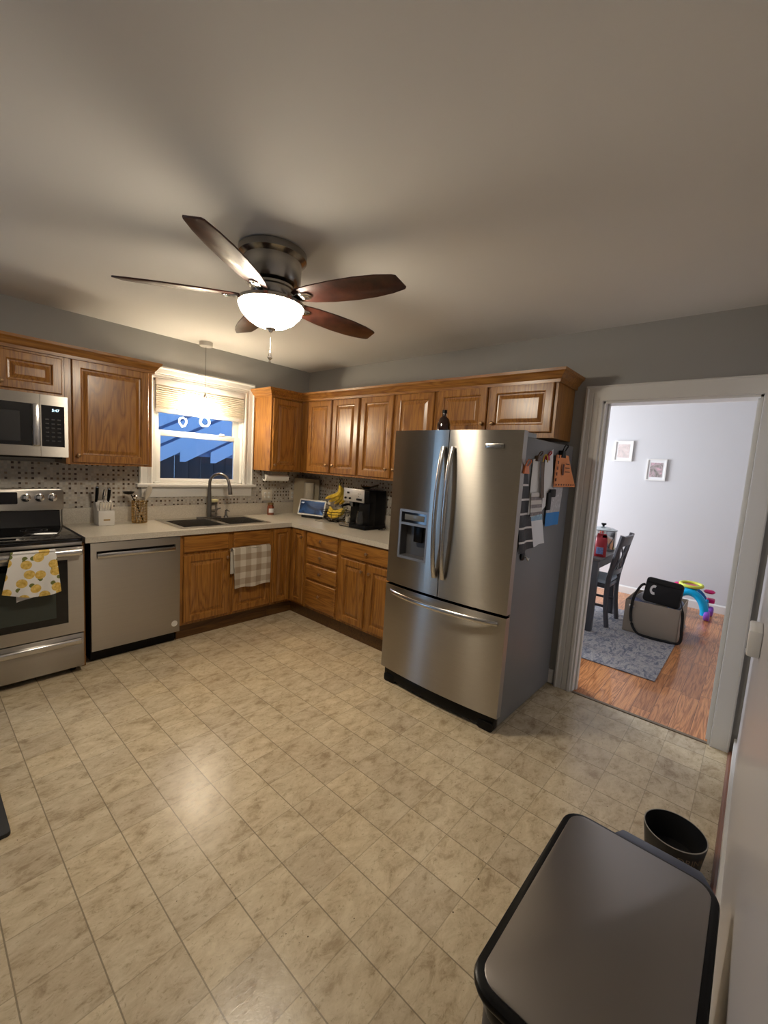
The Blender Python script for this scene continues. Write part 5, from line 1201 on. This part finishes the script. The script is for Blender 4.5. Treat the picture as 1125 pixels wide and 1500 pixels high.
# black bag
hb_ = thing('shoulder_bag', 'black shoulder bag with white emblem lying on the storage box', 'bag', (1.80, -3.37, 0.33))
Mt = Matrix.Translation((1.80, -3.368, 0.325)) @ Matrix.Rotation(0.07, 4, 'X') @ Matrix.Rotation(0.25, 4, 'Y')
blk = fabric('black_nylon', (0.010, 0.010, 0.012), sc=500, rough=0.7)
obj('bag_body', MB().rbox(-0.05, 0.05, -0.155, 0.155, 0.0, 0.245, 0.035, 'x', 0.012, M=Mt), blk, hb_)
obj('zip_flap', MB().rbox(-0.056, -0.048, -0.15, 0.15, 0.19, 0.24, 0.02, 'x', 0.002, M=Mt), M['blackm'], hb_)
em = MB()
n = 22
def cpt(r, a): return Mt @ Vector((-0.0525, 0.075-0.0*r+r*math.sin(a)*0.85, 0.125+r*math.cos(a)))
aa = [0.7*PI/2+k*(2*PI-0.7*PI)/n for k in range(n+1)]
vs = [cpt(0.036, a) for a in aa]+[cpt(0.017, a) for a in aa]
# the opening of the emblem faces right
vs = [Mt @ Vector((-0.0525, 0.075-0.8*r*math.cos(a), 0.125+1.15*r*math.sin(a))) for r in (0.042, 0.020) for a in aa]
em.add(vs, [[k, k+1, n+2+k, n+1+k] for k in range(n)])
obj('emblem', em, mat('white_stitch', (0.8, 0.8, 0.8), 0.7), hb_)
stp = smoothpts([(1.80, -3.222, 0.50), (1.745, -3.195, 0.485), (1.68, -3.155, 0.36), (1.67, -3.155, 0.16), (1.665, -3.215, 0.035), (1.63, -3.33, 0.024), (1.64, -3.45, 0.024), (1.68, -3.57, 0.03), (1.69, -3.575, 0.18), (1.685, -3.565, 0.33), (1.72, -3.54, 0.42), (1.78, -3.53, 0.45)], 6)
obj('strap', MB().tube(stp, 0.013, 8, flat=0.25, up=(0, 0.3, 1)), M['blackm'], hb_)
# toy walker
ty = thing('toy_walker', 'bright blue, yellow and purple toddler push toy by the far wall', 'toy', (2.95, -3.6, 0))
cy1 = mat('cyan_plastic', (0.0, 0.42, 0.80), 0.3); ylw = mat('lime_plastic', (0.62, 0.68, 0.08), 0.35); mgt = mat('magenta_plastic', (0.62, 0.01, 0.16), 0.35); prp = mat('purple_plastic', (0.30, 0.10, 0.62), 0.35)
ar = []
for k in range(19):
    a = PI*(k/18)*0.98; ar.append((2.86, -3.50+0.155*math.cos(a+PI)*-1 if False else -3.505-0.155*math.cos(PI-a)*1.0*-1, 0.05+0.245*math.sin(a)))
ar = [(2.86, -3.50+0.160*math.cos(PI*k/18), 0.055+0.235*math.sin(PI*k/18)) for k in range(19)]
obj('arch', MB().tube(ar, 0.034, 10, flat=1.25, up=(1, 0, 0)), cy1, ty)
ar2 = [(3.10, -3.50+0.160*math.cos(PI*k/18), 0.055+0.235*math.sin(PI*k/18)) for k in range(19)]
obj('arch', MB().tube(ar2, 0.026, 10, up=(1, 0, 0)), mat('deep_blue_plastic', (0.01, 0.16, 0.45), 0.35), ty)
rg = [(2.93+0.085*math.cos(a), -3.50+0.105*math.sin(a), 0.365+0.01*math.cos(a)) for a in [k*PI/14 for k in range(28)]]
obj('ring_tray', MB().tube(rg, 0.018, 10, True), ylw, ty)
obj('tray_post', MB().tube([(2.93, -3.50, 0.28), (2.93, -3.50, 0.345)], [0.055, 0.075], 18), mat('teal_plastic', (0.02, 0.35, 0.30), 0.4), ty)
obj('tray_center', MB().lathe((2.93, -3.50, 0.345), [(0.07, 0), (0.07, 0.012), (0, 0.014)], 20), mgt, ty)
obj('petal', MB().lathe((3.02, -3.67, 0.305), [(0, -0.022), (0.04, -0.018), (0.058, 0), (0.04, 0.018), (0, 0.022)], 18), mgt, ty)
obj('petal', MB().lathe((2.95, -3.385, 0.345), [(0, -0.022), (0.04, -0.018), (0.058, 0), (0.04, 0.018), (0, 0.022)], 18), mgt, ty)
obj('flower_block', MB().rbox(3.0, 3.08, -3.73, -3.65, 0.175, 0.225, 0.02, 'z', 0.01), mgt, ty)
obj('crossbar', MB().tube([(2.86, -3.655, 0.09), (3.0, -3.66, 0.20), (3.10, -3.65, 0.12)], 0.018, 8).tube([(2.86, -3.34, 0.07), (3.10, -3.34, 0.07)], 0.018, 8), cy1, ty)
for x, y, dy_ in ((2.86, -3.685, 1), (3.12, -3.70, 1), (2.86, -3.33, 1), (3.12, -3.33, 1)):
    w_ = obj('wheel', MB().lathe((x, y-0.028, 0.058), [(0.03, 0), (0.052, 0.006), (0.058, 0.018), (0.058, 0.042), (0.052, 0.054), (0.03, 0.058)], 24, 'y'), prp, ty)

# clean helper properties
for o in bpy.data.objects:
    if '_w' in o.keys(): del o['_w']
